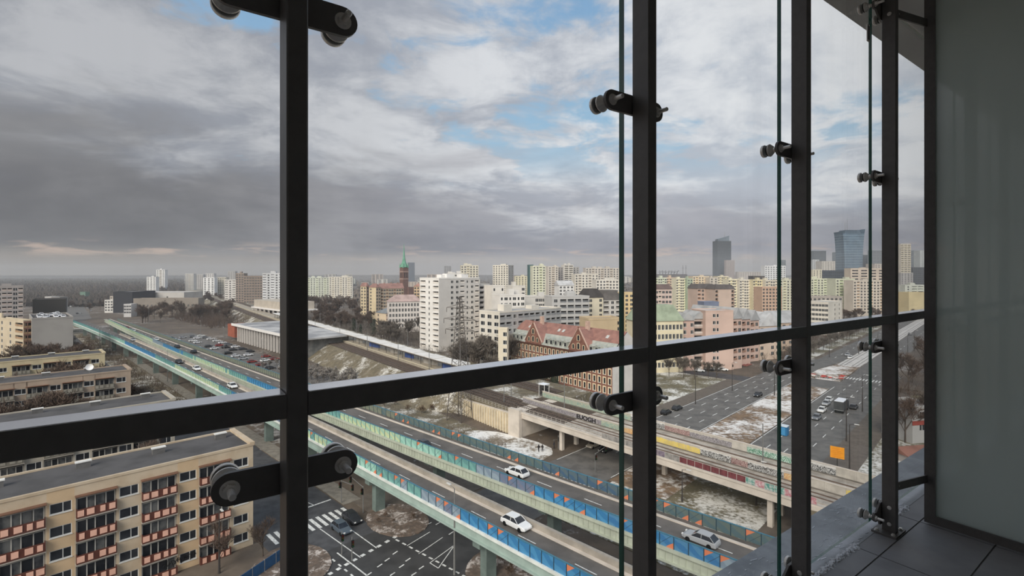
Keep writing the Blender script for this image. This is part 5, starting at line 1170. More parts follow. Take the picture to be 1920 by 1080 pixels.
mz = MB(); mz.quad(bp(-.4,.3,BE+.1), bp(BL-.2,.3,BE+.1), bp(BL-.2,-3.2,BE+4.2), bp(-.4,-3.2,BE+4.2)); mz.quad(bp(BL-.2,-DP-.3,BE), bp(-.4,-DP-.3,BE), bp(-.4,-DP+3,BE+4.2), bp(BL-.2,-DP+3,BE+4.2)); mz.quad(bp(-.4,-DP-.3,BE), bp(-.4,.3,BE+.1), bp(-.4,-3.2,BE+4.2), bp(-.4,-DP+3,BE+4.2)); mz.build('mansard_slope', m_zinc, bb)
cn = MB(); cn.hexa([bp(-.3,.45,BE-.5),bp(BL,.45,BE-.5),bp(BL,-.1,BE-.5),bp(-.3,-.1,BE-.5)], [bp(-.3,.55,BE+.15),bp(BL,.55,BE+.15),bp(BL,-.1,BE+.15),bp(-.3,-.1,BE+.15)]); cn.build('cornice', mat('brown_cornice', (96, 66, 56), .8, .1, 1), bb)
dm = MB(); dm.hexa([(-.75,-1.9,0),(.75,-1.9,0),(.75,.6,0),(-.75,.6,0)], [(-.75,-1.9,1.9),(.75,-1.9,1.9),(.75,.6,1.9),(-.75,.6,1.9)]); dm.hexa([(-.95,-2.0,1.9),(.95,-2.0,1.9),(.95,.9,1.9),(-.95,.9,1.9)], [(-.2,-2.0,2.6),(.2,-2.0,2.6),(.2,.9,2.6),(-.2,.9,2.6)]); dm_m = dm.mesh('dormer', m_zinc)
dw = MB(); dw.box(-.5,.5,-1.95,-1.9,.35,1.65); dw_m = dw.mesh('pane', m_pane)
gables = (17.5, 43.0); GW = 5.2
for i in range(22):
    u = 1.6+i*2.62
    if any(abs(u-g) < GW+.5 for g in gables) or u > BL-1.5: continue
    c_ = bp(u, -2.0, BE+.7); d_ = ob('dormer', dm_m, bb, (c_[0]-r0.x, c_[1]-r0.y, c_[2]), an); ob('pane', dw_m, d_)
arch = MB(); pts = [(-.55,0),(.55,0),(.55,1.5)]+[(.55*math.cos(t), 1.5+.55*math.sin(t)) for t in np.linspace(0, math.pi, 9)[1:-1]]+[(-.55,1.5)]
arch.poly([(x,-.03,z) for x,z in pts]); arch_m = arch.mesh('arched_window', m_pane); a2 = MB(); a2.poly([(x*1.5,-.015,z*1.14-.1) for x,z in pts]); a2_m = a2.mesh('surround', m_cream)
for g in gables:
    gb = MB(); pr5 = [(-GW,0),(GW,0),(GW*.92,1.0),(.45,8.0),(.45,9.0),(-.45,9.0),(-.45,8.0),(-GW*.92,1.0)]
    F0 = [bp(g+x,.35,BE+z) for x,z in pr5]; B0 = [bp(g+x,-7.0,BE+min(z,8.0)) for x,z in pr5]; gb.poly(F0)
    gb.build('gable', m_brk, bb)
    cop = MB()
    for q_ in range(2, 4): pass
    cop.hexa([bp(g-GW-.1,.5,BE+.8),bp(g-.35,.5,BE+8.1),bp(g-.35,0,BE+8.1),bp(g-GW-.1,0,BE+.8)], [bp(g-GW-.1,.5,BE+1.2),bp(g-.35,.5,BE+8.5),bp(g-.35,0,BE+8.5),bp(g-GW-.1,0,BE+1.2)])
    cop.hexa([bp(g+.35,.5,BE+8.1),bp(g+GW+.1,.5,BE+.8),bp(g+GW+.1,0,BE+.8),bp(g+.35,0,BE+8.1)], [bp(g+.35,.5,BE+8.5),bp(g+GW+.1,.5,BE+1.2),bp(g+GW+.1,0,BE+1.2),bp(g+.35,0,BE+8.5)]); cop.build('gable_coping', mat('pale_coping', (196, 166, 150), .8, .05, 1), bb)
    gr_ = MB(); gr_.quad(bp(g-GW,.3,BE+.9), bp(g,.3,BE+8.1), bp(g,-7,BE+7.6), bp(g-GW,-7,BE+3)); gr_.quad(bp(g,.3,BE+8.1), bp(g+GW,.3,BE+.9), bp(g+GW,-7,BE+3), bp(g,-7,BE+7.6)); gr_.build('gable_roof', m_tile_r, bb)
    for x, z, sc in ((0,4.0,.95),(0,1.0,1.0),(-2.6,.9,.8),(2.6,.9,.8)):
        c_ = bp(g+x, .37, BE+z); o = ob('window_surround', a2_m, bb, (c_[0]-r0.x, c_[1]-r0.y, c_[2]), an); o.scale = (sc,)*3; ob('arched_window', arch_m, o)
    ck = MB(); c_ = bp(g-.2,-4.5,0); ck.obox((c_[0], c_[1]), (bd.x, bd.y), 1.5, 1.0, BE+5, BE+RH+2.6); ck.build('chimney', mat('pale_chimney', (196, 166, 150), .8, .1, 1), bb)
sl = MB(); sl.box(-.6,.6,-.05,.05,0,1.4); sl_m = sl.mesh('skylight', mat('skylight_glass', (196, 196, 192), .3, .1, 1))
for u in (27, 29.5, 52, 9):
    c_ = bp(u, -4.4, BE+5.4); o = ob('skylight', sl_m, bb, (c_[0]-r0.x, c_[1]-r0.y, c_[2])); o.rotation_euler = (-.85, 0, an)
for (a, b, yt, Y, c, lab) in ((96,112,558,420,(150,146,140),'small grey shed in the woods left of the motorway'),(84,97,557,460,(196,190,184),'small white shed in the woods at the left'),(252,262,566,500,(206,200,120),'small yellow shop before the dark blue hall'),(232,246,571,470,(200,196,192),'low white shop before the dark blue hall'),(196,212,563,520,(214,206,196),'pale kiosk row beside the motorway bend'),(206,222,556,620,(196,176,150),'tan shop on the far side of the motorway'),(150,160,548,700,(90,140,110),'small green sign hall far along the motorway'),(592,622,613,372,(222,214,208),'small white hut behind the station canopy')):
    bld('shop_hall', lab, 'shop', a, a, b, yt, Y, 8, c, '', 'www' if b-a > 12 else '', depth=9, roofcol=(206, 202, 198))
gh = bld('house', 'small grey house with a red band beyond the footed post', HS, 1711, 1711, 1760, 766, 120, 12, (176, 174, 170), '', '.w.w', depth=8, roofcol=(150, 148, 146))
zb_ = EYE-(766-HOR)*120/FPX; cx_ = (1711-960)/FPX*120; sb_ = MB(); sb_.hexa([(cx_-.06,119.9,zb_*.52),(cx_+6.1,121.2,zb_*.52),(cx_+6.1,121.3,zb_*.52),(cx_-.06,120,zb_*.52)], [(cx_-.06,119.9,zb_*.64),(cx_+6.1,121.2,zb_*.64),(cx_+6.1,121.3,zb_*.64),(cx_-.06,120,zb_*.64)]); sb_.build('red_band', mat('red_band_paint', (150, 72, 62), .8, .1, 1), gh)
bld('house', 'low shed with a red-brown roof beside the small grey house', HS, 1704, 1704, 1760, 856, 107, 10, (168, 156, 144), '', '', depth=5, roof='gable', roofcol=(170, 92, 66), rh=1.3)
# --- hazy filler blocks far out, each an object
rg = random.Random(12)
FC = [(206,196,182),(222,208,186),(190,182,174),(176,170,166),(214,200,168),(200,206,182),(226,216,202),(196,170,150)]
CN = ['grey-cream','cream','taupe','grey','straw','sage','ivory','tan']
MARK = [(420,'left of the brown office'),(500,'behind the brown office'),(580,'behind the nearest post'),(640,'behind the pale green slab'),(700,'left of the yellow group'),(760,'behind the church'),(800,'right of the blue glass tower'),(860,'behind the white tower'),(925,'behind the cream tower block'),(990,'left of the green topped tower'),(1060,'behind the paired beige towers'),(1160,'behind the wide beige slab'),(1240,'behind the second post'),(1300,'left of the apricot slab'),(1345,'left of the slanted skyscraper'),(1400,'right of the slanted skyscraper'),(1480,'around the white office'),(1570,'left of the flared skyscraper'),(1640,'right of the flared skyscraper'),(2000,'near the partition')]
def far_label(x, h, w, Y, col):
    sz = 'tall' if h > 25 else 'low' if h < 15 else 'medium'; wd_ = 'broad' if w > 40 else 'narrow' if w < 27 else 'mid-width'
    return '%s %s %s block in the %s haze %s' % (sz, wd_, CN[FC.index(col)], 'near' if Y < 1500 else 'far', next(l for m_, l in MARK if x < m_))
for i in range(90):
    x = rg.uniform(320, 1735)
    if x < 560 and rg.random() < .5: continue
    Y = rg.uniform(900, 2600); h = rg.choice((12, 14, 18, 22, 28, 33, 38)) if x > 560 else rg.choice((10, 12, 15, 24)); w = rg.uniform(18, 60); col = rg.choice(FC)
    building('far_block', far_label(x, h, w, Y, col), 'apartment block', ((x-960)/FPX*Y, Y), math.radians(rg.uniform(0, 25)), 12, w, h, col, '', 'w'*max(3, int(w/6)) if Y < 1500 else 'h'*max(2, int(w/12)), group='hazy blocks far out', fh=3.0)
# ================================================================== trees
m_bark = mat('bark', (84, 74, 66), .95, .15, 1.0); m_twig = mat('bare_twigs', (96, 80, 70), .95, .2, .15, col2=(72, 62, 54)); m_twig_r = mat('reddish_twigs', (150, 96, 76), .95, .15, .4); m_twig_g = mat('grey_twigs', (112, 104, 96), .95, .2, .15, col2=(84, 78, 72))
m_ever = mat('evergreen_needles', (62, 70, 54), .95, .2, .5, col2=(44, 52, 42)); m_shrub = mat('shrub_twigs', (104, 84, 68), .95, .2, .8, col2=(78, 66, 56)); m_sshrub = mat('snowy_shrub', (150, 144, 138), .95, .3, 1.2, col2=(104, 98, 92))
def make_tree(seed, H, spread, tw, nl=(8, 6, 5), twig_n=6, up=.35):
    rr = random.Random(seed); tb, tg = MB(), MB()
    def tri_twig(p, d, L, w):
        q = p+d*L; sd = Vector((rr.uniform(-1,1), rr.uniform(-1,1), rr.uniform(-.4,.4))).cross(d); 
        if sd.length < 1e-6: return
        sd.normalize(); tg.tri(p-sd*w, p+sd*w, q)
    def rec(p, d, L, r, lev):
        q = p+d*L; (tb if lev < 2 else tg).tube(p, q, r, r*.62, 4 if lev == 0 else 3, cap=False)
        if lev == len(nl):
            for _ in range(twig_n):
                v = (d+Vector((rr.uniform(-1,1), rr.uniform(-1,1), rr.uniform(-.5,.8)))*.8).normalized(); tri_twig(p+(q-p)*rr.uniform(.2, 1), v, L*rr.uniform(.6, 1.1), tw)
            return
        for i in range(nl[lev]):
            t = rr.uniform(.45, 1.0) if lev else rr.uniform(.38, 1.0)
            v = Vector((rr.uniform(-1,1), rr.uniform(-1,1), rr.uniform(-.1,.9))).normalized(); nd = (d*(1-spread)+v*spread*1.25+Vector((0,0,up*.5))).normalized()
            rec(p+(q-p)*t, nd, L*rr.uniform(.45, .68) if lev == 0 else L*rr.uniform(.5, .72), r*.5, lev+1)
    rec(Vector((0,0,-.1)), Vector((rr.uniform(-.05,.05), rr.uniform(-.05,.05), 1)).normalized(), H*.55, H*.018, 0)
    return tb, tg
TREES = {}
def tree_proto(kind, seed, H, spread, tw, mt, name='bare_tree', **kw):
    tb, tg = make_tree(seed, H, spread, tw, **kw)
    TREES.setdefault(kind, []).append((tb.mesh('trunk', m_bark), tg.mesh('twigs', mt), name))
for i in range(4): tree_proto('brown', 10+i, 11, .55, .075, m_twig)
for i in range(3): tree_proto('grey', 30+i, 12, .5, .08, m_twig_g)
for i in range(2): tree_proto('near', 40+i, 9, .6, .03, m_twig, nl=(8, 6, 5), twig_n=6)
tree_proto('red', 50, 9, .5, .07, m_twig_r, twig_n=6)
for i in range(3): tree_proto('far', 60+i, 13, .55, .22, m_twig, nl=(8, 5, 4), twig_n=6)
for i in range(2): tree_proto('shrub', 70+i, 2.6, .8, .03, m_shrub, name='shrub', nl=(9, 5, 3), twig_n=4)
for i in range(2): tree_proto('snowshrub', 80+i, 3.0, .8, .09, m_sshrub, name='shrub', nl=(9, 5, 3), twig_n=4)
def ever_proto(seed, H):
    rr = random.Random(seed); tb, tg = MB(), MB(); tb.tube((0,0,0), (0,0,H), .18, .03, 5)
    for i in range(420):
        z = rr.uniform(.08, .98)*H; R = (1-z/H)*H*.24+.25; t = rr.uniform(0, 6.283); d = Vector((math.cos(t), math.sin(t), rr.uniform(-.45, -.05))); p = Vector((0,0,z)); q = p+d*R*rr.uniform(.7, 1.1)
        sd = Vector((-d.y, d.x, rr.uniform(-.3,.3)))*rr.uniform(.12,.3); tg.tri(p+(q-p)*.35-sd, p+(q-p)*.35+sd, q); tg.tri(q-sd*.8, q+sd*.8, q+d*.5+Vector((0,0,-.15)))
    TREES.setdefault('ever', []).append((tb.mesh('trunk', m_bark), tg.mesh('needles', m_ever), 'evergreen_tree'))
ever_proto(90, 9); ever_proto(91, 7)
tree_n = [0]
def tree(kind, p, sc, label, group, rr):
    tm, gm_, name = rr.choice(TREES[kind]); r = thing(name, label, 'shrub' if name == 'shrub' else 'tree', (p[0], p[1], p[2] if len(p) > 2 else 0), rr.uniform(0, 6.28), group); r.scale = (sc*rr.uniform(.85,1.15),)*2+(sc,)
    ob('trunk' if name != 'shrub' else 'stem', tm, r); ob('needles' if kind == 'ever' else 'twigs', gm_, r); tree_n[0] += 1; return r
def grove(kind, n, s, q, label, group, seed, sc=(.8, 1.2), avoid=None, z=0.0):
    rr = random.Random(seed); k2 = 0
    for _ in range(n*8):
        if k2 >= n: break
        a, b = rr.uniform(*s), rr.uniform(*q)
        if avoid and avoid(a, b): continue
        x, y = W(a, b); tree(kind, (x, y, z), rr.uniform(*sc), label, group, rr); k2 += 1
def pgrove(kind, n, xr, yr, label, group, seed, sc=(.8, 1.2)):
    """grove spread over the ground seen between two pixel columns and rows"""
    rr = random.Random(seed)
    for _ in range(n): p = ground_at(rr.uniform(*xr), rr.uniform(*yr)); tree(kind, p, rr.uniform(*sc), label, group, rr)
grove('near', 7, (-119, -108), (-2, 24), 'bare tree in the yard behind the nearest housing block', 'yard trees behind the first block', 1, (.8, 1.1))
grove('brown', 11, (-164, -150), (-10, 24), 'bare brown tree in front of the brownish housing block', 'yard trees before the third block', 2, (.9, 1.3))
grove('brown', 13, (-204, -186), (-20, 24), 'bare brown tree in front of the yellowish housing block', 'yard trees before the fourth block', 3, (.9, 1.4))
grove('brown', 24, (-285, -222), (-40, 26), 'bare brown tree between the yellowish block and the blank grey wall', 'trees before the blank wall', 4, (.9, 1.4))
tree('red', (*ground_at(102, 672),), 1.25, 'reddish tree glowing in front of the blank grey wall', None, random.Random(1))
tree('grey', (*ground_at(124, 674),), 1.0, 'grey bare tree right of the reddish tree', None, random.Random(2))
grove('brown', 30, (-330, -140), (4, 27), 'bare tree along the street left of the viaduct', 'street trees left of the viaduct', 5, (.7, 1.0), avoid=lambda s, q: any(a-10.5 < s < a+1.5 for a in (-121, -166.8, -208)))
grove('grey', 9, (-215, -136), (26, 30), 'slim bare tree beside the street under the viaduct', 'slim trees along the viaduct street', 6, (.5, .75))
grove('near', 2, (-79, -74), (20, 27), 'bare young tree at the corner of the nearest block', 'corner trees of nearest block', 7, (.6, .8))
pgrove('brown', 44, (262, 432), (588, 606), 'dark bare tree in the park before the museum', 'museum park trees', 8, (.9, 1.4))
pgrove('far', 26, (380, 470), (549, 577), 'bare tree in the belt along the rail cutting', 'trees along the far cutting', 9, (.8, 1.1))
pgrove('ever', 3, (330, 345), (583, 592), 'tall dark evergreen in the museum park', 'evergreens in the museum park', 10, (1.4, 1.8))
pgrove('far', 24, (582, 700), (575, 606), 'bare tree in the wood behind the station', 'wood behind the station', 11, (.9, 1.2))
pgrove('brown', 22, (585, 700), (606, 622), 'bare brown tree beside the station approach', 'trees beside the station approach', 12, (.9, 1.2))
pgrove('grey', 18, (700, 815), (622, 662), 'grey bare tree below the corner house and white tower', 'trees below the white tower', 13, (.8, 1.1))
pgrove('ever', 6, (655, 735), (612, 630), 'dark evergreen beyond the station platform', 'evergreens beyond the platform', 14, (.9, 1.3))
pgrove('grey', 10, (855, 950), (690, 712), 'bare tree at the foot of the cream grid building', 'trees before the cream building', 15, (1.0, 1.4))
pgrove('ever', 5, (868, 935), (700, 716), 'dark evergreen bush beside the lamp at the platform end', 'evergreens at the platform end', 16, (.6, .9))
grove('ever', 6, (-128, -100), (130, 138), 'evergreen between the railway and the brick building', 'evergreens before the brick building', 17, (.7, 1.0))
grove('grey', 8, (-150, -88), (128, 139), 'bare tree between the railway and the brick building', 'bare trees before the brick building', 18, (.5, .8))
grove('snowshrub', 34, (-232, -168), (78, 96), 'snow dusted shrub on the slope below the station', 'snowy shrubs below the station', 19, (.8, 1.6))
grove('shrub', 12, (-166, -116), (72, 92), 'brown shrub on rough grass beside the pylon', 'shrubs by the pylon', 20, (.7, 1.3))
grove('shrub', 10, (-112, -96), (168, 190), 'brown hedge shrub at the edge of the triangular lawn', 'hedge by the triangular lawn', 21, (1.0, 1.5))
grove('shrub', 6, (-54, -47), (47, 53), 'shrub on the island under the near viaduct', 'island shrubs', 22, (.6, .9), z=.18)
grove('shrub', 4, (-76, -69), (43, 48), 'low shrub on the island with dirty snow', 'dirty snow island shrubs', 23, (.35, .55), z=.18)
grove('shrub', 10, (-24, -4), (70, 80), 'tangled shrub on the verge under the railway bridge', 'verge shrubs', 24, (.4, .8))
rr = random.Random(25)
for i in range(30): x, y = W(-67.5+rr.uniform(-1,1), 252+i*9); tree('grey', (x, y, .1), rr.uniform(.5, .65), 'young street tree on the snowy strip by the avenue', 'street trees by the avenue', rr)
pgrove('brown', 26, (1515, 1655), (578, 612), 'bare tree in the belt behind the avenue strip', 'tree belt behind the avenue', 26, (.8, 1.1))
pgrove('far', 14, (1240, 1310), (560, 580), 'bare tree between the pink tenement and tan tenements', 'trees between tenements', 27, (.7, .9))
pgrove('far', 14, (1378, 1432), (562, 582), 'bare tree right of the tan tenements', 'trees right of the tan tenements', 28, (.7, .9))
grove('brown', 16, (-24, 14), (200, 330), 'bare tree on the right side of the avenue', 'trees right of the avenue', 29, (.9, 1.3))
grove('near', 3, (-19, -8), (150, 190), 'tall bare tree on the snowy lawn right of the avenue', 'lawn trees by the avenue', 30, (1.2, 1.6))
grove('grey', 8, (-95, -78), (186, 196), 'small bare tree before the pink houses', 'small trees before pink houses', 31, (.5, .7))
pgrove('brown', 7, (1692, 1740), (578, 600), 'bare tree before the low yellow house', 'trees before the yellow house', 32, (.7, 1.0))
pgrove('far', 16, (128, 255), (566, 590), 'bare tree beside the motorway bend', 'motorway trees', 33, (.5, .8))
# woods and gardens too far off to count
def woodland(name, n, xr, yr, hr, seed, label, m):
    rr = random.Random(seed); mb = MB()
    for _ in range(n):
        y = HOR+(yr[0]-HOR)*((yr[1]-HOR)/(yr[0]-HOR))**rr.random(); x, Y = ground_at(rr.uniform(*xr), y); h = rr.uniform(*hr); R = h*rr.uniform(.35, .6)
        for j in range(2):
            cx_, cy_ = x+rr.uniform(-R, R), Y+rr.uniform(-R, R); a0 = rr.uniform(0, 6.28); pts = []
            for q in range(5): t = a0+q*1.2566; pts.append((cx_+R*rr.uniform(.6, 1.1)*math.cos(t), cy_+R*rr.uniform(.6, 1.1)*math.sin(t), h*rr.uniform(.25, .55)))
            top = (cx_+rr.uniform(-.3,.3)*R, cy_, h*rr.uniform(.85, 1.1))
            for q in range(5): mb.tri(pts[q], pts[(q+1) % 5], top); mb.tri((pts[q][0],pts[q][1],0), (pts[(q+1) % 5][0],pts[(q+1) % 5][1],0), pts[(q+1) % 5]) if q % 2 else mb.tri(pts[q], (cx_,cy_,0), pts[(q+1) % 5])
    o = mb.build(name, m); tag(o, label, 'woodland', kind='stuff')
m_wood = mat('far_wood', (72, 64, 57), 1.0, .25, .012, col2=(62, 56, 52)); m_wood2 = mat('city_gardens', (110, 100, 90), 1.0, .25, .03, col2=(84, 78, 70))
woodland('woodland', 5200, (-60, 345), (518.2, 552), (9, 17), 1, 'dark bare woodland stretching to the left horizon', m_wood)
woodland('woodland', 900, (-60, 215), (552, 575), (8, 13), 2, 'bare woodland behind the left housing blocks', m_wood)
woodland('woodland', 2600, (345, 1745), (519, 545), (6, 11), 3, 'bare trees and gardens among the far housing', m_wood2)
woodland('woodland', 420, (1230, 1500), (546, 562), (5, 8), 4, 'bare gardens below the row of pastel slabs', m_wood2)
woodland('woodland', 500, (560, 830), (545, 572), (6, 10), 5, 'bare gardens around the yellow group and church', m_wood2)

def thicket(n, s, q, hr, m, seed, label, tw=.05, z=0.0, avoid=None):
    """undergrowth: a tangle of bare stems and twigs nobody could count"""
    rr = random.Random(seed); mb = MB()
    for _ in range(n):
        a, b = rr.uniform(*s), rr.uniform(*q)
        if avoid and avoid(a, b): continue
        x, y = W(a, b); h = rr.uniform(*hr); p = Vector((x, y, z)); 
        for j in range(5):
            d = Vector((rr.gauss(0,.45), rr.gauss(0,.45), 1)).normalized(); t0 = p+Vector((rr.gauss(0,.5), rr.gauss(0,.5), 0)); L = h*rr.uniform(.5, 1.1); e = t0+d*L; w = Vector((rr.uniform(-1,1), rr.uniform(-1,1), 0)).normalized()*tw
            mb.tri(t0-w, t0+w, e)
            for k2 in range(3):
                f0 = t0+d*L*rr.uniform(.35, .9); v = (d+Vector((rr.gauss(0,.8), rr.gauss(0,.8), rr.gauss(.1,.5)))).normalized(); w2 = Vector((rr.uniform(-1,1), rr.uniform(-1,1), rr.uniform(-1,1)))*tw*.6; mb.tri(f0-w2, f0+w2, f0+v*L*rr.uniform(.25, .5))
    tag(mb.build('thicket', m), label, 'undergrowth', kind='stuff')
nost = lambda s, q: 27 < q < 46
thicket(900, (-330, -136), (2, 27), (2.5, 6.5), m_twig, 1, 'brown undergrowth between the housing slabs and the viaduct street', .06, avoid=lambda s, q: any(a-10.5 < s < a+1.5 for a in (-121, -166.8, -208)) and q < 27)
thicket(700, (-300, -222), (-45, 26), (3, 8), m_twig, 2, 'brown undergrowth before the blank grey wall', .08)
thicket(260, (-163, -134), (-14, 25), (2, 6), m_twig, 3, 'undergrowth in the yard before the brownish block', .05)
thicket(260, (-204, -180), (-20, 25), (2, 6), m_twig, 4, 'undergrowth in the yard before the yellowish block', .05)
thicket(500, (-420, -155), (34.5, 41), (1.5, 4), m_twig, 16, 'brush along the verge below the viaduct', .05)
thicket(220, (-119, -92), (-4, 24), (1, 3), m_twig_g, 5, 'undergrowth in the yard behind the nearest block', .03)
thicket(600, (-560, -420), (108, 150), (4, 10), m_twig, 6, 'dark undergrowth in the museum park', .12)
thicket(700, (-420, -235), (150, 230), (4, 10), m_twig_g, 7, 'brush in the wood behind the station', .12)
thicket(420, (-232, -140), (132, 178), (2, 6), m_twig_g, 8, 'brush below the white tower', .09)
thicket(420, (-28, 24), (195, 380), (2.5, 7.5), m_twig, 9, 'brown brush right of the avenue', .08, avoid=lambda s, q: s < -26)
thicket(240, (-104, -82), (66, 84), (.5, 1.4), m_shrub, 10, 'dry weeds on the grass before the railway bridge', .03)
thicket(220, (-165, -112), (70, 94), (.6, 2.0), m_twig_g, 11, 'dry weeds around the power pylon', .035)
thicket(260, (-220, -160), (74, 98), (.8, 2.4), m_sshrub, 12, 'frosted brush below the station', .06)
thicket(150, (-150, -92), (126, 138), (1, 3.5), m_twig_g, 13, 'brush between railway and brick building', .05)
thicket(160, (-54, -44), (88, 200), (.2, .7), m_shrub, 14, 'trampled weeds on the muddy median', .03)
thicket(420, (-104, -66), (246, 420), (3, 7), m_twig, 15, 'brush behind the snowy strip of the avenue', .1, avoid=lambda s, q: s > -73)
# ================================================================== cars
def car_meshes(paint):
    b = MB(); hw = .88
    st = [(-2.15,.35,.62,.80),(-2.05,.28,.86,.86),(-1.3,.24,.93,.88),(-.2,.24,.92,.88),(1.0,.24,.90,.88),(1.75,.26,.78,.86),(2.1,.32,.62,.76),(2.16,.40,.55,.66)]
    sec = []
    for x, z0, z1, w in st: sec.append([(x,-w,z0+.1),(x,-w*.96,z1-.06),(x,-w*.86,z1),(x,w*.86,z1),(x,w*.96,z1-.06),(x,w,z0+.1),(x,w*.9,z0),(x,-w*.9,z0)])
    for a, c in zip(sec[:-1], sec[1:]):
        for q in range(8): b.quad(a[q], a[(q+1) % 8], c[(q+1) % 8], c[q])
    b.poly(sec[0]); b.poly(sec[-1][::-1])
    rt = [(-1.35,-.62,1.43),(-.1,-.64,1.46),(.25,-.60,1.42),(.25,.60,1.42),(-.1,.64,1.46),(-1.35,.62,1.43)]
    b.poly(rt); b.poly([(x,y,z-.07) for x,y,z in rt[::-1]])
    for q in range(6): a, c = rt[q], rt[(q+1) % 6]; b.quad((a[0],a[1],a[2]-.07), (c[0],c[1],c[2]-.07), c, a)
    for sx in (-1, 1):
        for (x0, z0, x1, z1) in ((-1.95,.9,-1.35,1.4),(-.35,.9,-.35,1.42),(1.0,.88,.25,1.4)): b.tube((x0,sx*.78,z0), (x1,sx*.63,z1), .04, .04, 4)
    g = MB(); lo = [(-1.92,-.76,.9),(.98,-.78,.88),(.98,.78,.88),(-1.92,.76,.9)]; hi = [(-1.33,-.60,1.38),(.23,-.58,1.38),(.23,.58,1.38),(-1.33,.60,1.38)]; g.hexa(lo, hi)
    w = MB(); w.lathe((0,-.1,0), (0,1,0), [(0,.30),(.04,.32),(.18,.32),(.20,.30)], 10)
    li = MB(); li.box(2.02,2.17,-.68,-.42,.56,.70); li.box(2.02,2.17,.42,.68,.56,.70)
    return b.mesh('body', paint), g.mesh('windows', m_pane), w.mesh('wheel', m_rubber), li.mesh('headlamps', mat('headlamp', (230, 230, 226), .2, 0))
PAINT = {'white': (228, 228, 226), 'silver': (168, 170, 172), 'grey': (112, 114, 118), 'dark': (46, 48, 52), 'black': (28, 28, 30), 'blue-grey': (78, 88, 98), 'red': (140, 52, 46), 'snow covered': (224, 224, 226), 'beige': (176, 168, 154)}
CARS = {}
def car(col, p, rz, label, group=None, scale=1.0):
    if col not in CARS: CARS[col] = car_meshes(mat('car_paint_'+col.replace(' ', '_'), PAINT[col], .3 if col != 'snow covered' else .9, 0, spec=.6))
    bm_, gm_, wm_, lm_ = CARS[col]; r = thing('car', label, 'car', p, rz, group); r.scale = (scale,)*3
    ob('body', bm_, r); ob('windows', gm_, r); ob('headlamps', lm_, r)
    for x in (-1.32, 1.3):
        for y in (-.78, .78): ob('wheel', wm_, r, (x, y, .32))
    return r
def pcar(x, y, col, dirn, label, z=0.0, flip=False, group=None, da=0.0):
    p = ground_at(x, y, z); a = {'a': GA, 'b': GB}[dirn]+(math.pi if flip else 0)+da; return car(col, (p[0], p[1], z+.012), a, label, group)
DV = DECK
for (x, y, c, l) in ((436,727,'white','white car on the near viaduct just above the left handrail'),(369,694,'white','white car on the near viaduct behind another white one'),(336,681,'dark','dark car on the near viaduct, left of two white cars'),(250,639,'silver','silver car on the near viaduct towards its far end'),(968,988,'white','large white car on the near viaduct in the lower centre')): pcar(x, y, c, 'a', l, DV)
for (x, y, c, l) in ((790,838,'dark','dark car on the far viaduct above the mint panels'),(969,891,'white','white car on the far viaduct beside blue panels'),(1314,1018,'silver','silver car on the far viaduct right of the second post'),(293,638,'white','white car on the far viaduct near its far end'),(332,652,'dark','dark car on the far viaduct among blue panels'),(363,662,'black','black car on the far viaduct left of the nearest post'),(238,616,'red','small red car on the far viaduct in the distance'),(250,621,'white','small white car on the far viaduct in the distance')): pcar(x, y, c, 'a', l, DV, True)
pcar(640, 996, 'blue-grey', 'a', 'blue-grey car turning at the crossing below the zebra', .05, False); pcar(660, 977, 'dark', 'a', 'dark car on the zebra crossing at the lower left', .05, False)
pcar(1113, 838, 'beige', 'b', 'pale car coming from under the railway bridge', .05, True); pcar(1136, 846, 'dark', 'b', 'dark car under the railway bridge', .05, True)
pcar(1249, 776, 'black', 'b', 'black car on the avenue, left of two by the second post', .05); pcar(1270, 768, 'dark', 'b', 'dark car on the avenue, right of two by the second post', .05); pcar(1421, 743, 'dark', 'b', 'lone dark car in the middle of the left carriageway', .05, True)
pcar(1541, 772, 'white', 'b', 'white car left of the box truck', .05, True); pcar(1549, 759.5, 'silver', 'b', 'silver car behind the white one left of the truck', .05, True); pcar(1554, 753, 'white', 'b', 'white car furthest back left of the truck', .05, True); pcar(1531, 786, 'grey', 'b', 'grey car at the front of the queue beside the third post', .05, True); pcar(1601, 766, 'dark', 'b', 'dark car right of the box truck', .05, False)
pcar(1589, 667, 'silver', 'b', 'silver car far up the left carriageway', .05, True); pcar(1594, 672, 'white', 'b', 'white car just before the silver one far up the avenue', .05, True); pcar(1646, 641, 'dark', 'b', 'dark car far up the avenue before the fourth post', .05, True); pcar(1706, 628, 'grey', 'b', 'grey car far up the avenue beyond the fourth post', .05)
for (x, y, c, l) in ((1238,690,'silver','silver car parked before the yellow tenement'),(1290,691,'dark','dark car parked left on the side street'),(1311,697,'white','white car turning on the side street'),(1329,695,'black','black car parked, left of two before the pink block'),(1340,695,'dark','dark car parked, right of two before the pink block'),(1355,695,'white','white car parked before the pink block')): pcar(x, y, c, 'a', l, .05, da=.5)
v = pcar(1256, 687, 'white', 'a', 'white van parked before the yellow tenement', .05); v.scale = (1.25, 1.1, 1.5)
rr = random.Random(5); CP = ['snow covered', 'snow covered', 'white', 'silver', 'dark', 'grey', 'black', 'red']
for row, q in enumerate((74.5, 80.5, 86.0, 90.5)):
    for i in range(15):
        if rr.random() < .3: continue
        c = rr.choice(CP); x, y = W(-372+i*11.5+rr.uniform(-1, 1), q); car(c, (x, y, .035), GB+rr.uniform(-.1, .1), c+' car in row %s of the car park by the railway hall' % ('nearest the viaduct', 'second', 'third', 'beside the hall')[row], 'cars in the hall car park')
zr = EYE-(599-HOR)*222/FPX; C_ = ((60-960)/FPX*222, 222)
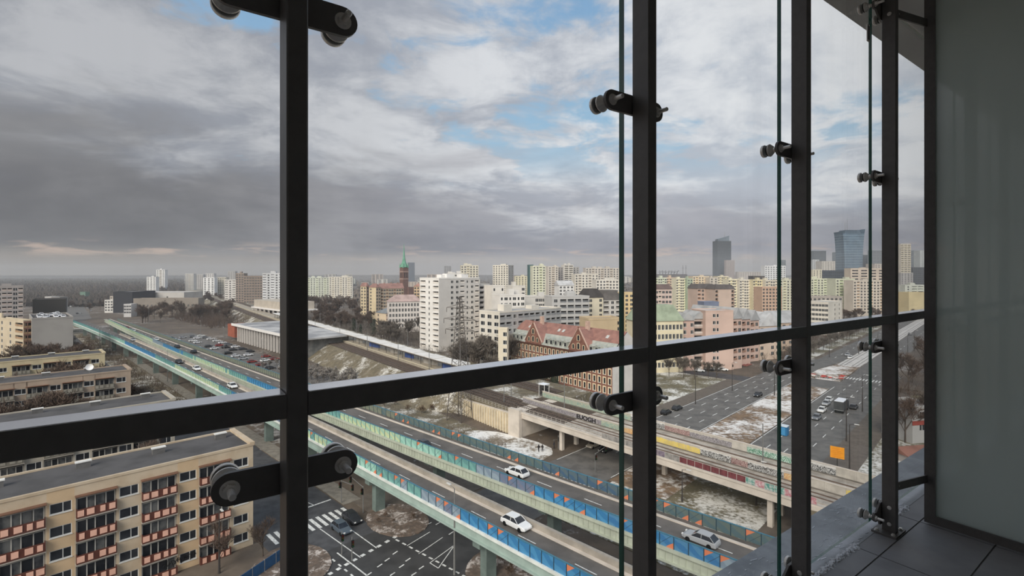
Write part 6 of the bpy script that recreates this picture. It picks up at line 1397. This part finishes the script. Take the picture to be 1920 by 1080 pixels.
for i in range(16):
    u, v_ = rr.uniform(2.5, 11.5), rr.uniform(3, 31); x, y = C_[0]+BX[0]*u-AX[0]*v_, C_[1]+BX[1]*u-AX[1]*v_; car('snow covered', (x, y, zr-.01), GA+rr.uniform(-.1,.1), 'snow covered car on the roof of the blank grey building', 'rooftop cars')
for i in range(14): x, y = ground_at(rr.uniform(128, 172), rr.uniform(556, 590)); c = rr.choice(('dark', 'silver', 'white')); car(c, (x, y, .05), 2.2, c+' car on the motorway at the far left', 'far motorway cars')
# motorway beyond the viaduct
P_ = [(139,604),(128,590),(124,578),(132,566),(160,552),(205,540),(212,540),(180,551),(163,562),(158,576),(172,597)]
patch('road', [ground_at(*p) for p in P_], .02, m_asph2, 'motorway curving away at the far left', sq=False)
# box truck
tk = thing('box_truck', 'dark box truck driving away on the right carriageway', 'truck', (*ground_at(1577, 772), .05), GB)
def loc(root, name, m, *b):
    mb = MB(); mb.box(*b); return mb.build(name, m, root, local=True)
loc(tk, 'cargo_box', mat('truck_box', (70, 72, 74), .5, .1, .8), -3.2, 2.6, -1.25, 1.25, .95, 3.5); loc(tk, 'cab', mat('truck_cab', (58, 60, 64), .4, .05, 1), 2.75, 4.5, -1.15, 1.15, .6, 2.8); loc(tk, 'chassis', m_rubber, -3.2, 4.3, -.5, .5, .55, .95)
loc(tk, 'windscreen', m_pane, 4.48, 4.53, -1.0, 1.0, 1.7, 2.6); loc(tk, 'roof_snow', m_snow, -3.1, 2.5, -1.15, 1.15, 3.5, 3.58); loc(tk, 'rear_door_frame', m_steelgrey, -3.26, -3.2, -1.25, 1.25, .95, 1.1)
for x in (-2.2, 3.4):
    for y in (-1.05, .8): mb = MB(); mb.lathe((x,y,.5), (0,1,0), [(0,.48),(.28,.48)], 12); mb.build('wheel', m_rubber, tk, local=True)

# ================================================================== lamps, masts, signals
m_lampc = mat('lamp_grey', (128, 128, 126), .5, .05, 2, metal=.2); m_lampd = mat('lamp_dark', (64, 60, 58), .6, .05, 2)
LAMP = {}
def lamp(p, h, label, arm=0.0, dark=False, z0=0.0, group='street lamps'):
    key = (h, dark)
    if key not in LAMP:
        a = MB(); a.tube((0,0,0), (0,0,h-.2), .11+h*.004, .06, 8); b = MB(); b.tube((0,0,h-.25), (1.1,0,h+.05), .05, .04, 6); c = MB(); c.hexa([(.8,-.16,h),(1.7,-.12,h+.04),(1.7,.12,h+.04),(.8,.16,h)], [(.85,-.1,h+.14),(1.6,-.08,h+.13),(1.6,.08,h+.13),(.85,.1,h+.14)]); d = MB(); d.tube((0,0,0), (0,0,1.0), .17, .15, 8)
        m = m_lampd if dark else m_lampc; LAMP[key] = (a.mesh('pole', m), b.mesh('arm', m), c.mesh('lamp_head', mat('lamp_housing', (196, 196, 192), .5, 0)), d.mesh('base', m))
    r = thing('street_lamp', label, 'street lamp', (p[0], p[1], z0), arm, group)
    for n_, me_ in zip(('pole', 'arm', 'lamp_head', 'base'), LAMP[key]): ob(n_, me_, r)
for (x, y, h, dk, lab) in ((852,1078,12,False,'tall grey lamp standing in front of the near viaduct'),(187,655,12,False,'street lamp before the far end of the viaduct'),(206,662,12,False,'second street lamp by the viaduct at the left'),(279,612,14,False,'tall lamp at the edge of the museum park'),(314,716,12,False,'street lamp rising past the near viaduct left of centre'),(397,748,11,False,'street lamp by the viaduct just above the left handrail'),(376,648,14,False,'lamp at the left end of the hall car park'),(420,666,14,False,'lamp in the middle of the hall car park'),(493,692,13,False,'lamp by the railway hall near the first post'),
    (411,1075,9,True,'dark lamp with a white head before the nearest block'),(945,797,12,False,'double lamp on the grass by the ribbed wall'),(1304,758,11,True,'dark lamp on the triangular lawn'),(1373,733,10,True,'dark lamp at the corner of the avenue'),(1452,742,11,True,'lamp on the median behind the third glass joint'),(1617,772,11,True,'dark lamp on the right pavement before the fourth post'),(1587,828,11,True,'dark lamp with signs above the orange board'),(1702,667,11,True,'dark lamp beyond the fourth post, left of two'),(1714,658,11,True,'dark lamp beyond the fourth post, right of two'),(1593,885,10,True,'plain dark pole by the orange board'),(1555,670,9,True,'lamp on the snowy strip by the avenue'),(1418,948,8,True,'lamp with a white head on the verge under the bridge'),(1279,941,6,True,'short dark post on the snowy verge'),(1646,653,9,True,'lamp far along the avenue'),(1646-36,664,9,True,'lamp halfway along the snowy strip')):
    lamp(ground_at(x, y), h, lab, GA if dk else GA+math.pi, dk)
mast = MB(); mast.tube((0,0,0), (0,0,8.2), .13, .09, 6); mast_m = mast.mesh('pole', m_lampc); ca = MB(); ca.tube((0,0,7.4), (0,-3.4,7.9), .04, .03, 4); ca.tube((0,0,6.6), (0,-3.3,7.1), .03, .03, 4); ca_m = ca.mesh('bracket', m_lampc)
for i, s in enumerate((-330,-285,-242,-205,-172,-146,-121,-99,-78,-52,-30)):
    x, y = W(s, qR(s)+(8.0 if s > -92 else 8.0)); r = thing('catenary_mast', ('pale catenary mast beside the station platform', 'pale catenary mast between platform and bridge', 'pale catenary mast on the railway bridge')[0 if s < -140 else 1 if s < -90 else 2], 'mast', (x, y, RT), GA, 'catenary masts'); ob('pole', mast_m, r); ob('bracket', ca_m, r)
for i, s in enumerate((-330,-262,-196,-150,-112)):
    x, y = W(s, qR(s)+25); r = thing('catenary_mast', 'pale catenary mast behind the station platform', 'mast', (x, y, RT), GA, 'catenary masts'); ob('pole', mast_m, r); ob('bracket', ca_m, r)
# lattice pylon with three pairs of arms
pp_ = ground_at(862, 787); py_ = thing('power_pylon', 'dark lattice power pylon with three pairs of arms', 'pylon', (*pp_, 0), GA+.2); m_lat = mat('lattice_steel', (92, 86, 82), .7, .1, 1)
def wz(z): return 2.3*(1-z/36)+.28
for sx in (-1, 1):
    for sy in (-1, 1): mb = MB(); mb.tube((sx*wz(0),sy*wz(0),0), (sx*wz(34.5),sy*wz(34.5),34.5), .12, .07, 4); mb.build('leg', m_lat, py_, local=True)
mb = MB(); zz = 0.0
while zz < 33.5:
    st_ = max(1.3, wz(zz)*1.15); a, b = wz(zz), wz(zz+st_)
    for (p, q) in (((-1,-1),(1,-1)),((1,-1),(1,1)),((1,1),(-1,1)),((-1,1),(-1,-1))):
        mb.tube((p[0]*a,p[1]*a,zz), (q[0]*b,q[1]*b,zz+st_), .05, .05, 3, cap=False); mb.tube((q[0]*a,q[1]*a,zz), (p[0]*b,p[1]*b,zz+st_), .05, .05, 3, cap=False)
    zz += st_
mb.build('bracing', m_lat, py_, local=True)
for z, L in ((31.2, 4.2), (28.0, 5.0), (25.0, 4.2)):
    for sx in (-1, 1):
        mb = MB(); w = wz(z)
        for sy in (-1, 1): mb.tube((sx*w,sy*w,z), (sx*(w+L),0,z+.15), .06, .05, 3); mb.tube((sx*w,sy*w,z+1.1), (sx*(w+L),0,z+.15), .06, .05, 3)
        mb.tube((sx*(w+L*.5),-w*.5,z), (sx*(w+L*.5),w*.5,z), .04, .04, 3); mb.build('arm', m_lat, py_, local=True)
        mb = MB(); mb.tube((sx*(w+L),0,z+.1), (sx*(w+L),0,z-1.2), .07, .07, 5); mb.build('insulator', mat('insulator', (60, 50, 46), .4, 0), py_, local=True)
# traffic signals at the crossing
def signal(p, h, rz, label, arm=0.0):
    r = thing('traffic_signal', label, 'traffic light', (p[0], p[1], .04), rz, 'traffic signals'); mb = MB(); mb.tube((0,0,0), (0,0,h), .09, .06, 8); mb.build('pole', m_lampc, r, local=True)
    if arm: mb = MB(); mb.tube((0,0,h-.2), (arm,0,h+.3), .06, .05, 6); mb.build('arm', m_lampc, r, local=True)
    for (x, z) in ([(0, h-.9)] + ([(arm, h)] if arm else [])):
        mb = MB(); mb.box(x-.16, x+.16, -.3, -.08, z-.5, z+.5); hd = mb.build('signal_head', m_rubber, r, local=True)
        for j, cc in enumerate(((70, 20, 18), (70, 54, 18), (20, 60, 34))):
            mb = MB(); mb.lathe((x,-.3,z+.32-.32*j), (0,-1,0), [(0,.11),(.05,.11),(.14,.12)], 10); mb.build('lens', mat('lens_%d' % j, cc, .3, 0), hd, local=True)
for (x, y, h, rz, arm, lab) in ((640,944,4.2,GA,4.5,'signal with a long arm at the end of the pale pavement'),(681,962,4.6,GA,-4.0,'signal with a long arm beside the snowy island'),(641,1040,3.4,GB,0,'short signal on the crossing, left of two'),(660,1052,3.4,GB,0,'short signal on the crossing, right of two'),(1116,886,4.0,GB,3.5,'signal with an arm beyond the viaduct by the railway bridge'),(1047,842,3.2,GB,0,'signal beside the bridge pier and walkers'),(1373,700,4.0,GB,0,'signal at the side street corner')): signal(ground_at(x, y), h, rz, lab, arm)
# orange board over the right carriageway
ob_ = thing('road_sign', 'square orange board beside the right carriageway', 'sign', (*ground_at(1570, 880), .04), GA+.12)
mb = MB(); mb.tube((0,0,0), (0,0,4.6), .1, .08, 8); mb.build('post', m_lampd, ob_, local=True)
mb = MB(); mb.box(-1.25, 1.25, -.14, -.06, 2.3, 4.7); mb.build('board', mat('orange_board', (240, 158, 38), .5, .06, 1.5), ob_, local=True)
for j in range(5): mb = MB(); mb.box(-1.0, 1.0-.3*(j % 2), -.16, -.14, 2.6+.4*j, 2.68+.4*j); mb.build('board_slat', mat('orange_board_line', (214, 124, 24), .5, 0), ob_, local=True)
# signal cabin frame on the tracks
cb = thing('signal_cabin', 'small white framed equipment tower between the tracks', 'cabin', (*W(-92.5, qR(-92.5)+15.5), RT), GA)
for x in (-1, 1):
    for y in (-1, 1): mb = MB(); mb.box(x*1.0-.06, x*1.0+.06, y*1.0-.06, y*1.0+.06, 0, 3.4); mb.build('post', m_frame, cb, local=True)
for z in (.5, 1.4, 2.3): mb = MB(); mb.box(-.95, .95, -.95, .95, z, z+.62); mb.build('cabinet', mat('dark_cabinet', (58, 56, 56), .6, .1, 1), cb, local=True)
mb = MB(); mb.box(-1.2, 1.2, -1.2, 1.2, 3.4, 3.55); mb.build('roof', m_snow, cb, local=True)
# red and white site barriers
bar = MB(); bar.box(-1.0, 1.0, -.03, .03, .55, .95); bar_r, bar_w = bar.mesh('board', mat('barrier_red', (186, 70, 62), .6, .1, 1)), bar.mesh('board', mat('barrier_white', (226, 220, 216), .6, .1, 1))
ft = MB(); ft.box(-.9, -.8, -.3, .3, 0, .95); ft.box(.8, .9, -.3, .3, 0, .95); ft_m = ft.mesh('feet', m_steelgrey); rr = random.Random(8)
for i in range(22):
    x, y = W(-55+rr.uniform(0, 11.5), 223+rr.uniform(0, 10) if i % 2 else 224+rr.uniform(0, 3)); r = thing('site_barrier', ('red' if i % 3 else 'white')+' site barrier on the snowy building site', 'barrier', (x, y, .14), GA+rr.uniform(-.5, .5), 'site barriers on the median'); ob('board', bar_r if i % 3 else bar_w, r); ob('feet', ft_m, r)
# blue things by the median, stacked pipes on the lawn
bt = thing('portable_toilet', 'blue portable toilet on the median behind the third glass joint', 'toilet', (*ground_at(1470, 816), .14), GA); loc(bt, 'cabin', mat('blue_plastic', (46, 116, 164), .5, .08, 1), -.9, .9, -.9, .9, 0, 2.2); loc(bt, 'roof', mat('pale_plastic', (210, 220, 226), .5, 0), -.95, .95, -.95, .95, 2.2, 2.4); loc(bt, 'door', mat('blue_plastic_light', (70, 140, 186), .5, 0), -.5, .5, -.95, -.9, .1, 1.95)
tp = thing('tarpaulin', 'long blue tarpaulin over material behind the graffiti wall', 'tarpaulin', (*W(-51, 118), .14), GA-.2)
mb = MB(); mb.hexa([(-5,-.8,0),(5,-.8,0),(5,.8,0),(-5,.8,0)], [(-4.6,-.2,.9),(4.8,-.3,.8),(4.7,.3,.8),(-4.8,.2,.95)]); mb.build('sheet', mat('blue_sheet', (86, 138, 186), .6, .15, 1), tp, local=True); mb = MB(); mb.tube((-5.2,-.9,.05), (5.2,-.9,.05), .06); mb.build('rope', m_conc2, tp, local=True)
pm3 = MB(); pm3.tube((-3.2,0,0), (3.2,0,0), .2, n=8); pipe_m = pm3.mesh('pipe', mat('red_pipe', (150, 92, 82), .6, .1, 1))
for i in range(5): x, y = ground_at(1392+i*3.2, 684+i*.4); o = ob('pipe', pipe_m, None, (x, y, .26), GB); tag(o, 'long reddish pipe lying on snow before the pink houses', 'pipe', 'pipes on the snow')
# walkers on the snow patch
def person(p, rz, h, cols, label, stride=.18):
    r = thing('person', label, 'person', p, rz, None); k_ = h/1.75
    def skin(name, vs, es, rad, m, root=0):
        me = bpy.data.meshes.new(name); me.from_pydata([tuple(c*k_ for c in v) for v in vs], es, []); me.materials.append(m); o = ob(name, me, r); md = o.modifiers.new('skin', 'SKIN'); 
        for v_, q in zip(me.skin_vertices[0].data, rad): v_.radius = (q*k_, q*k_)
        me.skin_vertices[0].data[root].use_root = True; o.modifiers.new('sub', 'SUBSURF').levels = 1; return o
    s = stride
    vs = [(0,0,.95),(0,0,1.2),(0,0,1.42),(0,0,1.52),(0,0,1.62),(0,0,1.72),(.09,0,.9),(.1,s*.4,.5),(.1,s-.05,.08),(.1,s+.1,.05),(-.09,0,.9),(-.1,-s*.1,.5),(-.1,-s,.1),(-.1,-s+.14,.05),(.19,0,1.4),(.25,-.05,1.12),(.24,.08,.88),(-.19,0,1.4),(-.25,.08,1.12),(-.24,.18,.9)]
    es = [(0,1),(1,2),(2,3),(3,4),(4,5),(0,6),(6,7),(7,8),(8,9),(0,10),(10,11),(11,12),(12,13),(2,14),(14,15),(15,16),(2,17),(17,18),(18,19)]
    rad = [.16,.17,.17,.06,.10,.085,.10,.07,.05,.045,.10,.07,.05,.045,.075,.055,.04,.075,.055,.04]
    skin('body', vs, es, rad, mat('dark_clothes', (40, 38, 40), .9, .1, 3)); skin('coat', [(0,0,.78),(0,0,1.0),(0,0,1.25),(0,0,1.43)], [(0,1),(1,2),(2,3)], [.20,.19,.20,.13], mat('coat_%d' % cols[0], cols, .9, .1, 3))
    mb = MB(); mb.lathe((0,-.01,1.6*k_), (0,0,1), [(0,.105*k_),(.08*k_,.118*k_),(.14*k_,.08*k_),(.17*k_,.02)], 10); mb.build('cap', mat('cap_%d' % cols[2], tuple(min(255, c+18) for c in cols), .9, 0), r, local=True)
for (x, y, c, lab, a) in ((1010,848,(34,34,38),'walker in a black coat on the snow, left of two',.4),(1017,848,(52,44,44),'walker in a dark brown coat on the snow, right of two',-.3),(1039,842,(60,60,66),'person in grey waiting beside the bridge pier',1.2)): person((*ground_at(x, y), .1), a, 1.75, c, lab)
# blue hoarding at the lower left corner of the crossing
hd = thing('hoarding', 'blue hoarding by the corner of the nearest block', 'fence', (*ground_at(507, 1066), .04), 1.22)
for i in range(5): mb = MB(); mb.box(-5+i*2.0, -3.06+i*2.0, -.04, .04, .2, 1.7); mb.build('board', mat('blue_board', (44, 84, 122), .6, .12, 1), hd, local=True)
for i in range(6): mb = MB(); mb.box(-5.08+i*2.0, -4.98+i*2.0, -.06, .06, 0, 1.8); mb.build('post', m_steelgrey, hd, local=True)
# ================================================================== thin winter haze over the city
hz = MB(); hz.box(-7000, 9000, 150, 3600, -5, 96)
hm = bpy.data.materials.new('winter_haze'); hm.use_nodes = True; t = NT(hm.node_tree); t.n.clear()
vs_ = t.n.new('ShaderNodeVolumeScatter'); vs_.inputs['Color'].default_value = (.97, .98, 1.0, 1); vs_.inputs['Density'].default_value = .00024; vs_.inputs['Anisotropy'].default_value = .15
o_ = t.n.new('ShaderNodeOutputMaterial'); t.l.new(vs_.outputs[0], o_.inputs['Volume'])
tag(hz.build('haze', hm), 'thin winter haze lying over the far city', 'haze', kind='stuff')
